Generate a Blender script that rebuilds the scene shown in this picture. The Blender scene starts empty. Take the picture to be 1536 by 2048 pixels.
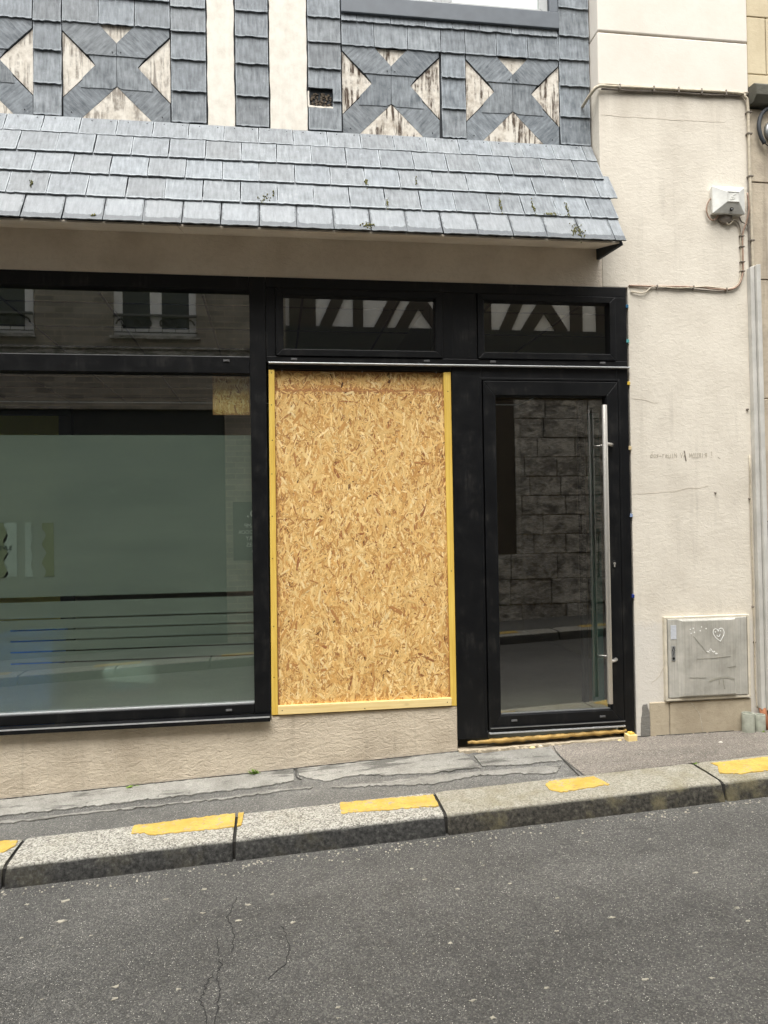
import bpy, math, random
from mathutils import Vector, Matrix, Euler
R = math.radians
rnd = random.Random(7)
scene = bpy.context.scene
COL = scene.collection

# ------------------------------------------------------------------ camera, sky, sun, exposure
cam_d = bpy.data.cameras.new('camera'); cam = bpy.data.objects.new('camera', cam_d); COL.objects.link(cam)
scene.camera = cam
YAW, PITCH, ROLL = R(8.245), R(.814), R(-.913)
fw = Vector((math.sin(YAW)*math.cos(PITCH), math.cos(YAW)*math.cos(PITCH), math.sin(PITCH)))
rt = Vector((math.cos(YAW), -math.sin(YAW), 0)); up = rt.cross(fw)
r2 = rt*math.cos(ROLL) + up*math.sin(ROLL); u2 = up*math.cos(ROLL) - rt*math.sin(ROLL)
cam.matrix_world = Matrix(((r2.x, u2.x, -fw.x, 0), (r2.y, u2.y, -fw.y, -4.6), (r2.z, u2.z, -fw.z, 1.5), (0, 0, 0, 1)))
cam_d.sensor_fit = 'VERTICAL'; cam_d.sensor_height = 36; cam_d.sensor_width = 27
cam_d.lens = 1538/2048*36; cam_d.clip_start = .02; cam_d.clip_end = 500

SUN_EL, SUN_AZ = R(66), R(200)          # high, behind the camera and a little to its left
world = bpy.data.worlds.new('World'); scene.world = world; world.use_nodes = True
wt = world.node_tree; bg = wt.nodes['Background']
sky = wt.nodes.new('ShaderNodeTexSky'); sky.sky_type = 'NISHITA'; sky.sun_disc = False
sky.sun_elevation = SUN_EL; sky.sun_rotation = SUN_AZ; sky.air_density = 1.0; sky.dust_density = 6; sky.ozone_density = 1
hs = wt.nodes.new('ShaderNodeHueSaturation'); hs.inputs['Saturation'].default_value = .08
wt.links.new(sky.outputs[0], hs.inputs['Color']); wt.links.new(hs.outputs[0], bg.inputs[0]); bg.inputs[1].default_value = .15
sun_d = bpy.data.lights.new('sun', 'SUN'); sun = bpy.data.objects.new('sun', sun_d); COL.objects.link(sun)
sun_d.energy = 1.3; sun_d.angle = R(50); sun_d.color = (1, .965, .91)
sd = Vector((math.sin(SUN_AZ)*math.cos(SUN_EL), math.cos(SUN_AZ)*math.cos(SUN_EL), math.sin(SUN_EL)))
sun.rotation_euler = sd.to_track_quat('Z', 'Y').to_euler(); sun.location = (0, -3, 12)
vs = scene.view_settings; vs.view_transform = 'Standard'; vs.look = 'None'; vs.gamma = 1; vs.exposure = 1.2

# ------------------------------------------------------------------ helpers: shaders
def lin(r, g, b):
    f = lambda c: (c/255/12.92 if c/255 <= .04045 else ((c/255+.055)/1.055)**2.4)
    return (f(r), f(g), f(b), 1)
class NT:
    def __init__(s, name):
        s.m = bpy.data.materials.new(name); s.m.use_nodes = True
        s.t = s.m.node_tree; s.p = s.t.nodes['Principled BSDF']; s.o = s.t.nodes['Material Output']
    def node(s, typ, ins=None, **props):
        n = s.t.nodes.new(typ)
        for k, v in props.items(): setattr(n, k, v)
        for k, v in (ins or {}).items(): s.put(n.inputs[k], v)
        return n
    def put(s, sock, v):
        if isinstance(v, bpy.types.NodeSocket): s.t.links.new(v, sock)
        elif v is not None:
            if hasattr(sock.default_value, '__len__') and len(sock.default_value) == 4 and len(v) == 3: v = (*v, 1)
            sock.default_value = v
    def pos(s): return s.node('ShaderNodeNewGeometry').outputs['Position']
    def uv(s): return s.node('ShaderNodeTexCoord').outputs['UV']
    def rand(s): return s.node('ShaderNodeObjectInfo').outputs['Random']
    def vmap(s, v, scale=(1, 1, 1), rot=(0, 0, 0), loc=(0, 0, 0)):
        return s.node('ShaderNodeMapping', {0: v, 'Scale': scale, 'Rotation': rot, 'Location': loc}).outputs[0]
    def vadd(s, a, b): return s.node('ShaderNodeVectorMath', {0: a, 1: b}, operation='ADD').outputs[0]
    def noise(s, v, scale, detail=4, rough=.55, dist=0):
        return s.node('ShaderNodeTexNoise', {'Vector': v, 'Scale': scale, 'Detail': detail, 'Roughness': rough, 'Distortion': dist}).outputs['Fac']
    def vor(s, v, scale, feat='F1', out='Distance', rand=1):
        return s.node('ShaderNodeTexVoronoi', {'Vector': v, 'Scale': scale, 'Randomness': rand}, feature=feat).outputs[out]
    def ramp(s, f, *st):
        n = s.node('ShaderNodeValToRGB', {0: f}); e = n.color_ramp.elements
        while len(e) < len(st): e.new(.5)
        for k, (p, c) in zip(e, st):
            k.position = p; k.color = (c, c, c, 1) if not hasattr(c, '__len__') else (*c[:3], 1)
        return n.outputs[0]
    def mix(s, f, a, b, blend='MIX'):
        n = s.node('ShaderNodeMix', data_type='RGBA', blend_type=blend)
        s.put(n.inputs[0], f); s.put(n.inputs[6], a); s.put(n.inputs[7], b); return n.outputs[2]
    def math(s, op, a, b=0., c=0.):
        return s.node('ShaderNodeMath', {0: a, 1: b, 2: c}, operation=op).outputs[0]
    def sep(s, v): return s.node('ShaderNodeSeparateXYZ', {0: v}).outputs
    def bump(s, h, strength=.5, dist=.01, n=None):
        return s.node('ShaderNodeBump', {'Height': h, 'Strength': strength, 'Distance': dist, 'Normal': n}).outputs[0]
    def done(s, col=None, rough=None, nrm=None, **kw):
        if col is not None: s.put(s.p.inputs['Base Color'], col)
        if rough is not None: s.put(s.p.inputs['Roughness'], rough)
        if nrm is not None: s.put(s.p.inputs['Normal'], nrm)
        for k, v in kw.items(): s.put(s.p.inputs[k.replace('_', ' ')], v)
        return s.m

def simple(name, col, rough=.6, var=.25, scale=30, metal=0, bump=.0):
    t = NT(name); n = t.noise(t.pos(), scale, 5)
    lo = tuple(c*(1-var) for c in col[:3]); hi = tuple(min(1, c*(1+var)) for c in col[:3])
    c = t.ramp(n, (.3, lo), (.7, hi))
    return t.done(c, rough, t.bump(n, bump, .003) if bump else None, Metallic=metal)

def slate_mat(name, lo, hi, eave=False, rough=.48, rim=.6):
    t = NT(name); r = t.rand()
    uv = t.vadd(t.uv(), t.node('ShaderNodeCombineXYZ', {0: t.math('MULTIPLY', r, 37.), 1: t.math('MULTIPLY', r, 91.)}).outputs[0])
    streak = t.noise(t.vmap(uv, (60, 9, 1), (0, 0, .35)), 1, 5, .65)
    blot = t.noise(uv, 14, 5, .6)
    fine = t.noise(uv, 160, 3)
    f = t.math('ADD', t.math('MULTIPLY', streak, .55), t.math('MULTIPLY', blot, .45))
    c = t.ramp(f, (.36, lo), (.5, tuple((a+b)/2 for a, b in zip(lo, hi))), (.64, hi))
    tone = t.ramp(r, (0, .84), (1, 1.1))
    c = t.mix(1, c, tone, 'MULTIPLY')
    warm = t.ramp(t.math('FRACT', t.math('MULTIPLY', r, 13.7)), (0, (1.012, 1., .985)), (1, (.985, 1., 1.015)))
    c = t.mix(1, c, warm, 'MULTIPLY')
    if eave:      # weathered pale field with a darker rim at the two sides and the drip edge
        x, y = t.sep(t.uv())[:2]
        wob = t.math('MULTIPLY', t.math('SUBTRACT', t.noise(uv, 26, 4), .5), .028)
        dx = t.math('SUBTRACT', t.math('ABSOLUTE', x), .072)
        dy = t.math('SUBTRACT', y, .178)
        mx = t.math('MAXIMUM', dx, 0.); my = t.math('MAXIMUM', dy, 0.)
        d = t.math('SQRT', t.math('ADD', t.math('MULTIPLY', mx, mx), t.math('MULTIPLY', my, my)))
        d = t.math('ADD', d, wob)
        m = t.ramp(d, (.020, 0.), (.0235, 1.))
        c = t.mix(m, t.mix(.3, c, (.29, .305, .315)), t.mix(.8, c, (.078, .086, .093)))
    nx, ny = t.sep(t.node('ShaderNodeUVMap', uv_map='Edge').outputs[0])[:2]
    wb = t.math('MULTIPLY', t.math('SUBTRACT', t.noise(uv, 45, 5, .7), .5), .16)
    ed = t.math('ADD', t.math('MAXIMUM', t.math('ABSOLUTE', nx), ny), wb)
    c = t.mix(t.math('MULTIPLY', t.ramp(ed, (.93, 0.), (.99, 1.)), rim), c, tuple(min(1, x*1.6) for x in hi[:3]))
    spot = t.noise(uv, 70, 5, .75); c = t.mix(t.ramp(spot, (.62, 0.), (.7, .5)), c, tuple(x*.6 for x in lo[:3]))
    pale = t.noise(t.vadd(uv, (3.1, 4.7, 0)), 24, 6, .75); c = t.mix(t.ramp(pale, (.6, 0.), (.72, .45)), c, tuple(min(1, x*1.5) for x in hi[:3]))
    h = t.math('ADD', t.math('MULTIPLY', streak, .7), t.math('MULTIPLY', fine, .3))
    return t.done(c, t.ramp(blot, (.3, rough-.08), (.7, rough+.12)), t.bump(h, .6, .005), Specular_IOR_Level=.3)

def render_mat(name, base, dark, grain=1., streaks=0., cable_dirt=False, rough=.9):
    t = NT(name); p = t.pos()
    n1 = t.noise(p, 3.2, 6, .62); n2 = t.noise(p, 38, 5, .6); n3 = t.noise(p, 150, 3, .6)
    c = t.mix(t.ramp(n1, (.42, 0.), (.75, .75)), base, dark)
    c = t.mix(t.ramp(n2, (.5, 0.), (.78, .35)), c, dark)
    if streaks:
        st = t.noise(t.vmap(p, (16, 16, .9)), 1, 5, .6); pt = t.noise(p, 1.7, 2)
        c = t.mix(t.math('MULTIPLY', t.math('MULTIPLY', t.ramp(st, (.55, 0.), (.75, 1.)), t.ramp(pt, (.4, 0.), (.65, 1.))), streaks), c, tuple(x*.55 for x in dark[:3]))
    if cable_dirt:      # grime washed down from the cable run, and a grey splash zone at the foot
        z = t.sep(p)[2]; d = t.math('MULTIPLY', t.ramp(t.math('SUBTRACT', z, 3.7), (.2, 0.), (.55, 1.)), t.ramp(t.noise(t.vmap(p, (5, 5, 1.4)), 1, 5, .6), (.38, 0.), (.62, 1.)))
        c = t.mix(t.math('MULTIPLY', d, .55), c, lin(168, 158, 142))
        d2 = t.math('MULTIPLY', t.ramp(t.math('ADD', z, t.math('MULTIPLY', n1, .3)), (.95, 1.), (1.05, 0.)), .75)
        c = t.mix(d2, c, lin(206, 202, 194))
    # trowelled relief: ridged, stretched sideways
    v = t.vmap(p, (26, 26, 44)); rid = t.noise(v, 1, 6, .62, .8)
    h = t.math('ADD', t.math('MULTIPLY', rid, .7), t.math('MULTIPLY', n3, .25))
    return t.done(c, rough, t.bump(h, .55*grain, .012), Specular_IOR_Level=.25)

def stained_plaster(name, amount, zbase):
    t = NT(name); p = t.pos(); r = t.rand()
    n1 = t.noise(p, 16, 6, .65)
    c = t.ramp(n1, (.3, lin(208, 202, 190)), (.55, lin(222, 217, 206)), (.8, lin(228, 224, 214)))
    q = t.vadd(p, t.node('ShaderNodeCombineXYZ', {0: t.math('MULTIPLY', r, 9.), 2: t.math('MULTIPLY', r, 5.)}).outputs[0])
    st = t.noise(t.vmap(q, (36, 1, 3.2)), 1, 6, .7); bl = t.noise(q, 7, 5, .65); gr = t.noise(q, 22, 5, .7)
    m = t.math('MULTIPLY', t.ramp(st, (.47, 0.), (.56, 1.)), t.ramp(bl, (.42, 0.), (.53, 1.)))
    c = t.mix(amount*.25, c, lin(182, 172, 158))
    c = t.mix(t.math('MULTIPLY', t.ramp(gr, (.46, 0.), (.68, .6)), amount), c, lin(150, 136, 118))
    c = t.mix(t.math('MULTIPLY', m, amount), c, lin(80, 68, 58))
    sp = t.noise(p, 70, 4, .7)
    c = t.mix(t.math('MULTIPLY', t.ramp(sp, (.6, 0.), (.75, 1.)), amount*.5), c, lin(120, 104, 90))
    return t.done(c, .85, t.bump(n1, .3, .006), Specular_IOR_Level=.25)

def asphalt_mat(name, base, light, speck, speck_amt=.075, gloss=.72, worn=.5):
    t = NT(name); p = t.pos()
    big = t.noise(p, .9, 5, .65); mid = t.noise(p, 7, 5, .65); band = t.noise(t.vmap(p, (.35, 2.6, 1)), 1, 4, .6)
    pt = t.noise(t.vadd(p, (7.3, 2.1, 0)), 2.3, 6, .7)
    g1 = t.sep(t.vor(p, 165, 'F1', 'Color'))[0]; g2 = t.sep(t.vor(p, 280, 'F1', 'Color'))[1]; vd = t.vor(p, 165)
    g = t.math('ADD', t.math('MULTIPLY', g1, .6), t.math('MULTIPLY', g2, .4))
    c = t.ramp(g, (.12, tuple(x*.74 for x in base[:3])), (.5, base), (.88, light))
    c = t.mix(1, c, t.ramp(big, (.3, .8), (.7, 1.14)), 'MULTIPLY')
    c = t.mix(1, c, t.ramp(mid, (.3, .86), (.7, 1.12)), 'MULTIPLY')
    c = t.mix(1, c, t.ramp(band, (.35, .86), (.65, 1.1)), 'MULTIPLY')
    c = t.mix(t.ramp(pt, (.58, 0.), (.66, worn)), c, tuple(x*.55 for x in base[:3]))      # old oil and damp patches
    for sc, am, rad in ((120, speck_amt*.3, .3), (210, speck_amt*1.0, .4)):
        q = t.vadd(p, (sc*.37, 1.3, 0)); col = t.sep(t.vor(q, sc, 'F1', 'Color')); dd = t.vor(q, sc)
        on = t.math('MULTIPLY', t.math('LESS_THAN', col[1], am), t.math('LESS_THAN', dd, rad))
        c = t.mix(on, c, t.mix(col[2], tuple(x*.5 for x in speck[:3]), speck))
    pore = t.noise(p, 240, 2); h = t.math('ADD', t.math('MULTIPLY', vd, -.8), t.math('MULTIPLY', pore, .5))
    return t.done(c, t.ramp(mid, (.3, gloss-.12), (.7, gloss+.12)), t.bump(h, .9, .006), Specular_IOR_Level=.35)

def granite_mat(name, top, dark, face, moss):
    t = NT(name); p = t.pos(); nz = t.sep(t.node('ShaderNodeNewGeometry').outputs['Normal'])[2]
    g = t.sep(t.vor(p, 150, 'F1', 'Color'))[0]; f2 = t.noise(p, 300, 2)
    m = t.math('ADD', t.math('MULTIPLY', g, .6), t.math('MULTIPLY', f2, .5))
    ct = t.ramp(m, (.25, dark), (.5, tuple((a+b)/2 for a, b in zip(top, dark))), (.75, top))
    # grime: soot on the tyre-scuffed face, following the stone's front side
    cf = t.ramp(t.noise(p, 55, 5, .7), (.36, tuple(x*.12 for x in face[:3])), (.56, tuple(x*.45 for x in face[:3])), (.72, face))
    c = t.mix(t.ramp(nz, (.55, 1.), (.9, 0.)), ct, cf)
    mo = t.noise(p, 5, 5, .65)
    c = t.mix(t.math('MULTIPLY', t.ramp(mo, (.5, 0.), (.7, .75)), moss), c, lin(120, 112, 82))
    h = t.math('ADD', t.math('MULTIPLY', g, .5), f2)
    return t.done(c, .8, t.bump(h, .8, .004), Specular_IOR_Level=.3)

def wood_mat(name, lo, hi, axis=2, rough=.6):
    t = NT(name); p = t.pos(); sc = [70, 70, 70]; sc[axis] = 2.2
    n = t.noise(t.vmap(p, tuple(sc)), 1, 5, .6); b = t.noise(p, 4, 3)
    f = t.math('ADD', t.math('MULTIPLY', n, .75), t.math('MULTIPLY', b, .25))
    c = t.ramp(f, (.3, lo), (.68, hi))
    k = t.vor(t.vmap(p, tuple(7 if i != axis else 3.1 for i in range(3))), 1)
    c = t.mix(t.ramp(k, (.03, .7), (.09, 0.)), c, tuple(x*.45 for x in lo[:3]))
    return t.done(c, rough, t.bump(n, .2, .002))

def glass_mat(name, tint, r0=.11):
    # clear pane: Schlick reflection on the outer face, a weak one on the way out
    t = NT(name); f = t.node('ShaderNodeLayerWeight', {'Blend': .5}).outputs['Facing']
    back = t.node('ShaderNodeNewGeometry').outputs['Backfacing']
    sch = t.math('ADD', t.math('MULTIPLY', t.math('POWER', f, 5.), 1-r0), r0)
    fac = t.math('MULTIPLY', sch, t.math('SUBTRACT', 1., back))
    tr = t.node('ShaderNodeBsdfTransparent', {0: tint}); gl = t.node('ShaderNodeBsdfGlossy', {0: (1, 1, 1, 1), 'Roughness': .0})
    mx = t.node('ShaderNodeMixShader', {0: fac, 1: tr.outputs[0], 2: gl.outputs[0]})
    t.t.links.new(mx.outputs[0], t.o.inputs[0]); return t.m

MAT = {}
MAT['slate_skirt'] = slate_mat('slate_roofing', lin(88, 93, 97), lin(136, 141, 144))
MAT['slate_eave'] = slate_mat('slate_eave_course', lin(88, 93, 97), lin(136, 141, 144), eave=True, rim=.12)
MAT['slate_wall'] = slate_mat('slate_cladding', lin(80, 86, 91), lin(142, 148, 152), rim=.5)
MAT['slate_back'] = simple('slate_underlay', lin(40, 44, 48), .8)
MAT['cream'] = render_mat('cream_render', lin(213, 206, 192), lin(190, 182, 168), .6, .4, cable_dirt=True)
MAT['cream_smooth'] = render_mat('smooth_cream_render', lin(219, 212, 201), lin(208, 200, 187), .18, 0)
MAT['band'] = render_mat('beige_render', lin(226, 215, 199), lin(196, 183, 164), 1.2)
MAT['plinth'] = render_mat('plinth_render', lin(206, 193, 172), lin(166, 152, 132), 1.9, .4)
MAT['plinth_patch'] = render_mat('plinth_mortar', lin(176, 164, 142), lin(138, 126, 106), .6, .5)
MAT['mortar_dark'] = render_mat('grey_mortar', lin(120, 118, 112), lin(84, 84, 80), 1.2)
MAT['plaster'] = stained_plaster('white_plaster', .05, 0)
MAT['plaster_some'] = stained_plaster('weathered_plaster', .65, 0)
MAT['plaster_dirty'] = stained_plaster('streaked_plaster', 1., 0)
MAT['frame'] = None
def frame_mat():
    t = NT('black_aluminium'); p = t.pos()
    n = t.noise(p, 7, 5, .65); s = t.noise(t.vmap(p, (30, 30, 4)), 1, 5, .7)
    m = t.math('MULTIPLY', t.ramp(n, (.5, 0.), (.72, 1.)), t.ramp(s, (.45, 0.), (.75, 1.)))
    c = t.mix(t.math('MULTIPLY', m, .8), lin(13, 14, 16), lin(62, 60, 56))
    return t.done(c, t.ramp(n, (.3, .34), (.7, .5)), t.bump(t.noise(p, 500, 2), .06, .001), Specular_IOR_Level=.3)
MAT['frame'] = frame_mat()
MAT['alu'] = simple('bare_aluminium', lin(206, 208, 208), .35, .1, 60, .55)
MAT['alu_dull'] = simple('dull_aluminium', lin(150, 152, 152), .45, .12, 60, .7)
MAT['cap'] = simple('grey_plastic_cap', lin(92, 92, 92), .4, .1)
MAT['steel'] = simple('brushed_steel', lin(214, 210, 202), .4, .06, 200, .85)
MAT['glass'] = glass_mat('window_glass', (.90, .945, .92, 1), .25)
MAT['glass_plain'] = glass_mat('plain_glass', (.93, .96, .95, 1), .3)
def film_mat():
    t = NT('frosted_film'); p = t.pos()
    n = t.noise(t.vmap(p, (1.2, 1.2, 5)), 1, 4, .6)
    df = t.node('ShaderNodeBsdfDiffuse', {0: t.ramp(n, (.3, lin(176, 182, 172)), (.7, lin(198, 202, 190)))})
    tl = t.node('ShaderNodeBsdfTranslucent', {0: (.55, .62, .57, 1)})
    tr = t.node('ShaderNodeBsdfTransparent', {0: (.9, .94, .92, 1)})
    rf = t.node('ShaderNodeBsdfRefraction', {0: (.92, .95, .93, 1), 'Roughness': .25, 'IOR': 1.2})
    a = t.node('ShaderNodeMixShader', {0: .38, 1: df.outputs[0], 2: tl.outputs[0]})
    b = t.node('ShaderNodeMixShader', {0: .55, 1: tr.outputs[0], 2: rf.outputs[0]})
    c = t.node('ShaderNodeMixShader', {0: .6, 1: a.outputs[0], 2: b.outputs[0]})
    t.t.links.new(c.outputs[0], t.o.inputs[0]); return t.m
MAT['film'] = film_mat()
def osb_mat():
    t = NT('osb_strand'); a = t.node('ShaderNodeVertexColor', layer_name='Col').outputs[0]; uv = t.uv()
    g = t.noise(t.vmap(uv, (18, 420, 1)), 1, 4, .65)
    c = t.mix(1, a, t.ramp(g, (.3, .78), (.7, 1.14)), 'MULTIPLY')
    return t.done(c, .62, t.bump(g, .25, .0015), Specular_IOR_Level=.3)
MAT['osb'] = osb_mat()
MAT['osb_base'] = simple('osb_core', lin(168, 120, 70), .7, .35, 90, 0, .3)
MAT['batten'] = wood_mat('yellow_treated_pine', lin(200, 160, 62), lin(232, 200, 98))
MAT['batten_pale'] = wood_mat('pale_pine', lin(216, 186, 120), lin(240, 218, 160), 0)
MAT['asphalt'] = asphalt_mat('asphalt_road', lin(81, 80, 77), lin(114, 112, 106), lin(196, 193, 182), .06, .68, .25)
MAT['pave_asphalt'] = asphalt_mat('asphalt_pavement', lin(100, 99, 95), lin(132, 130, 123), lin(196, 192, 182), .07)
MAT['pave_red'] = asphalt_mat('reddish_asphalt', lin(116, 110, 102), lin(152, 144, 133), lin(210, 200, 186), .14, .85)
def concrete_mat(name, a, b, w=.55):
    t = NT(name); p = t.pos(); n = t.noise(p, 5, 6, .7); f = t.noise(p, 110, 4, .65); wv = t.noise(t.vmap(p, (2.2, 8, 1)), 1, 6, .68); sp = t.noise(p, 26, 5, .7)
    c = t.ramp(n, (.3, b), (.62, a)); c = t.mix(t.ramp(wv, (w, 0.), (w+.07, .8)), c, tuple(x*.4 for x in b[:3]))
    c = t.mix(t.ramp(sp, (.6, 0.), (.68, .7)), c, tuple(x*.4 for x in b[:3]))
    c = t.mix(1, c, t.ramp(f, (.3, .7), (.7, 1.18)), 'MULTIPLY')
    return t.done(c, .82, t.bump(f, .8, .006), Specular_IOR_Level=.3)
MAT['concrete'] = concrete_mat('worn_concrete', lin(158, 156, 148), lin(126, 124, 117), .53)
MAT['concrete_worn'] = concrete_mat('patchy_concrete', lin(148, 146, 139), lin(118, 116, 109), .55)
MAT['granite'] = granite_mat('granite_kerb', lin(184, 181, 170), lin(98, 95, 87), lin(88, 87, 83), .25)
MAT['kerb_concrete'] = granite_mat('concrete_kerb', lin(164, 160, 146), lin(124, 119, 104), lin(92, 88, 78), .8)
def paint_mat():
    t = NT('worn_yellow_paint'); p = t.pos(); n = t.noise(p, 60, 6, .7); b = t.noise(p, 12, 4)
    c = t.ramp(b, (.3, lin(176, 146, 58)), (.7, lin(198, 168, 86)))
    c = t.mix(t.ramp(n, (.54, 0.), (.66, .85)), c, lin(140, 120, 78))
    chip = t.math('MULTIPLY', t.ramp(t.noise(p, 34, 6, .75), (.56, 0.), (.6, 1.)), t.ramp(b, (.36, 0.), (.55, 1.)))
    c = t.mix(chip, c, lin(150, 146, 134))
    return t.done(c, .75, t.bump(n, .7, .004))
MAT['yellow'] = paint_mat()
MAT['grime'] = simple('joint_grime', lin(44, 42, 38), .95, .4, 60, 0, .5)
MAT['gum'] = simple('dried_gum', lin(158, 153, 138), .8, .4, 40)
MAT['crack'] = simple('crack_grey', lin(74, 72, 68), .95, .2)  # plain grey of the pavement joints and cracks
MAT['hair_crack'] = simple('hairline_crack', lin(178, 169, 153), .95, .2)
MAT['moss'] = simple('moss', lin(112, 110, 66), .95, .45, 120)
MAT['weed'] = simple('weed_leaf', lin(110, 140, 44), .6, .35, 90)
MAT['cabinet'] = None
def cabinet_mat():
    t = NT('grey_polyester_cabinet'); p = t.pos(); n = t.noise(p, 9, 5, .65); s = t.noise(t.vmap(p, (140, 140, 2)), 1, 4, .6)
    c = t.ramp(n, (.3, lin(152, 150, 141)), (.7, lin(184, 181, 172)))
    c = t.mix(1, c, t.ramp(s, (.3, .86), (.7, 1.1)), 'MULTIPLY')
    return t.done(c, .55, t.bump(s, .25, .002))
MAT['cabinet'] = cabinet_mat()
MAT['cabinet_rim'] = simple('pale_cabinet_rim', lin(200, 192, 174), .6, .15, 20)
MAT['label'] = simple('faded_label', lin(186, 190, 196), .5, .12, 60)
MAT['dark'] = simple('black_void', lin(10, 10, 10), .8, .1)
MAT['white_mark'] = simple('white_marker', lin(236, 236, 232), .6, .05)
MAT['alarm'] = simple('weathered_white_plastic', lin(206, 206, 200), .45, .16, 14)
MAT['cable'] = simple('painted_cable', lin(178, 168, 148), .6, .22, 40)
MAT['cable_dark'] = simple('grey_cable', lin(112, 104, 94), .6, .25, 40)
MAT['cable_brown'] = simple('brown_cable', lin(150, 124, 106), .6, .2, 40)
MAT['trunk'] = simple('grey_pvc_trunking', lin(186, 184, 177), .6, .15, 8)
MAT['stub'] = simple('mossy_cement_pipe', lin(150, 152, 138), .9, .2, 25, 0, .6)
MAT['rust'] = simple('rusty_pipe', lin(146, 96, 66), .85, .25, 30)
MAT['stone_tan'] = render_mat('tan_limestone', lin(200, 187, 158), lin(172, 157, 128), .35, .2)
MAT['stone_grey'] = render_mat('greyed_limestone', lin(188, 176, 156), lin(134, 124, 110), .7, .6)
MAT['stone_dark'] = render_mat('sooty_stone', lin(98, 96, 86), lin(58, 58, 52), .8)
MAT['joint'] = simple('stone_joint', lin(120, 108, 88), .95, .2)
MAT['lamp_white'] = simple('white_lamp_glass', lin(236, 236, 232), .25, .03)
MAT['rubber'] = simple('black_rubber', lin(46, 50, 54), .6, .15)
MAT['foam'] = simple('tan_foam_wrap', lin(168, 136, 74), .6, .3, 16, 0, .5)
MAT['pencil'] = simple('faint_pencil', lin(172, 164, 148), .9, .1)
MAT['sill_board'] = simple('grey_blue_painted_board', lin(92, 98, 104), .5, .1, 12)
MAT['sash'] = simple('grey_sash', lin(168, 170, 168), .5, .08)
MAT['white'] = simple('white_paint', lin(232, 232, 228), .5, .05)
MAT['room'] = simple('room_wall', lin(150, 146, 120), .9, .08, 2)
MAT['room_ceiling'] = simple('ceiling_tile', lin(128, 126, 108), .9, .08, 2)
MAT['room_floor'] = simple('room_floor', lin(120, 112, 96), .7, .12, 4)
MAT['ochre'] = simple('ochre_wall', lin(176, 160, 92), .9, .08, 2)
MAT['teal'] = simple('teal_panel', lin(70, 122, 112), .6, .1)
MAT['blue'] = simple('blue_plastic', lin(64, 124, 226), .4, .1)
MAT['paper'] = simple('white_paper', lin(240, 244, 242), .8, .05)
MAT['paper_blue'] = simple('blue_folder', lin(88, 140, 168), .7, .08)
MAT['paper_pink'] = simple('dull_pink_folder', lin(150, 100, 98), .7, .08)
MAT['poster'] = simple('pale_poster', lin(128, 134, 126), .8, .1, 10)
MAT['poster_olive'] = simple('olive_poster', lin(98, 102, 78), .8, .12, 10)
MAT['poster_dark'] = simple('dark_print', lin(52, 62, 56), .8, .1)
def brick_mat():
    t = NT('old_brick'); p = t.pos(); s = t.sep(p); v = t.node('ShaderNodeCombineXYZ', {0: s[0], 1: s[2]}).outputs[0]
    b = t.node('ShaderNodeTexBrick', {'Vector': v, 'Color1': lin(156, 149, 137), 'Color2': lin(126, 120, 111), 'Mortar': lin(172, 160, 140), 'Scale': 1.,
        'Mortar Size': .006, 'Brick Width': .23, 'Row Height': .072})
    n = t.noise(p, 8, 5, .65); c = t.mix(1, b.outputs[0], t.ramp(n, (.3, .7), (.7, 1.1)), 'MULTIPLY')
    return t.done(c, .9, t.bump(b.outputs[1], -.4, .006))
MAT['brick'] = brick_mat()
MAT['timber'] = wood_mat('dark_timber', lin(40, 34, 28), lin(66, 56, 46))
MAT['iron'] = simple('black_iron', lin(30, 30, 32), .5, .1)
MAT['charcoal'] = simple('charcoal_shopfront', lin(40, 42, 42), .6, .1)
def ashlar_mat():
    t = NT('sooty_ashlar'); p = t.pos(); n = t.noise(t.vmap(p, (1, 1, 2.2)), 5, 7, .75, .6); f = t.noise(t.vmap(p, (1, 1, 3)), 22, 6, .7)
    m = t.math('ADD', t.math('MULTIPLY', n, .65), t.math('MULTIPLY', f, .4))
    c = t.ramp(m, (.40, lin(62, 61, 58)), (.50, lin(132, 129, 123)), (.61, lin(206, 203, 195)))
    return t.done(c, .9, t.bump(m, 1., .03))
MAT['ashlar'] = ashlar_mat()

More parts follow.
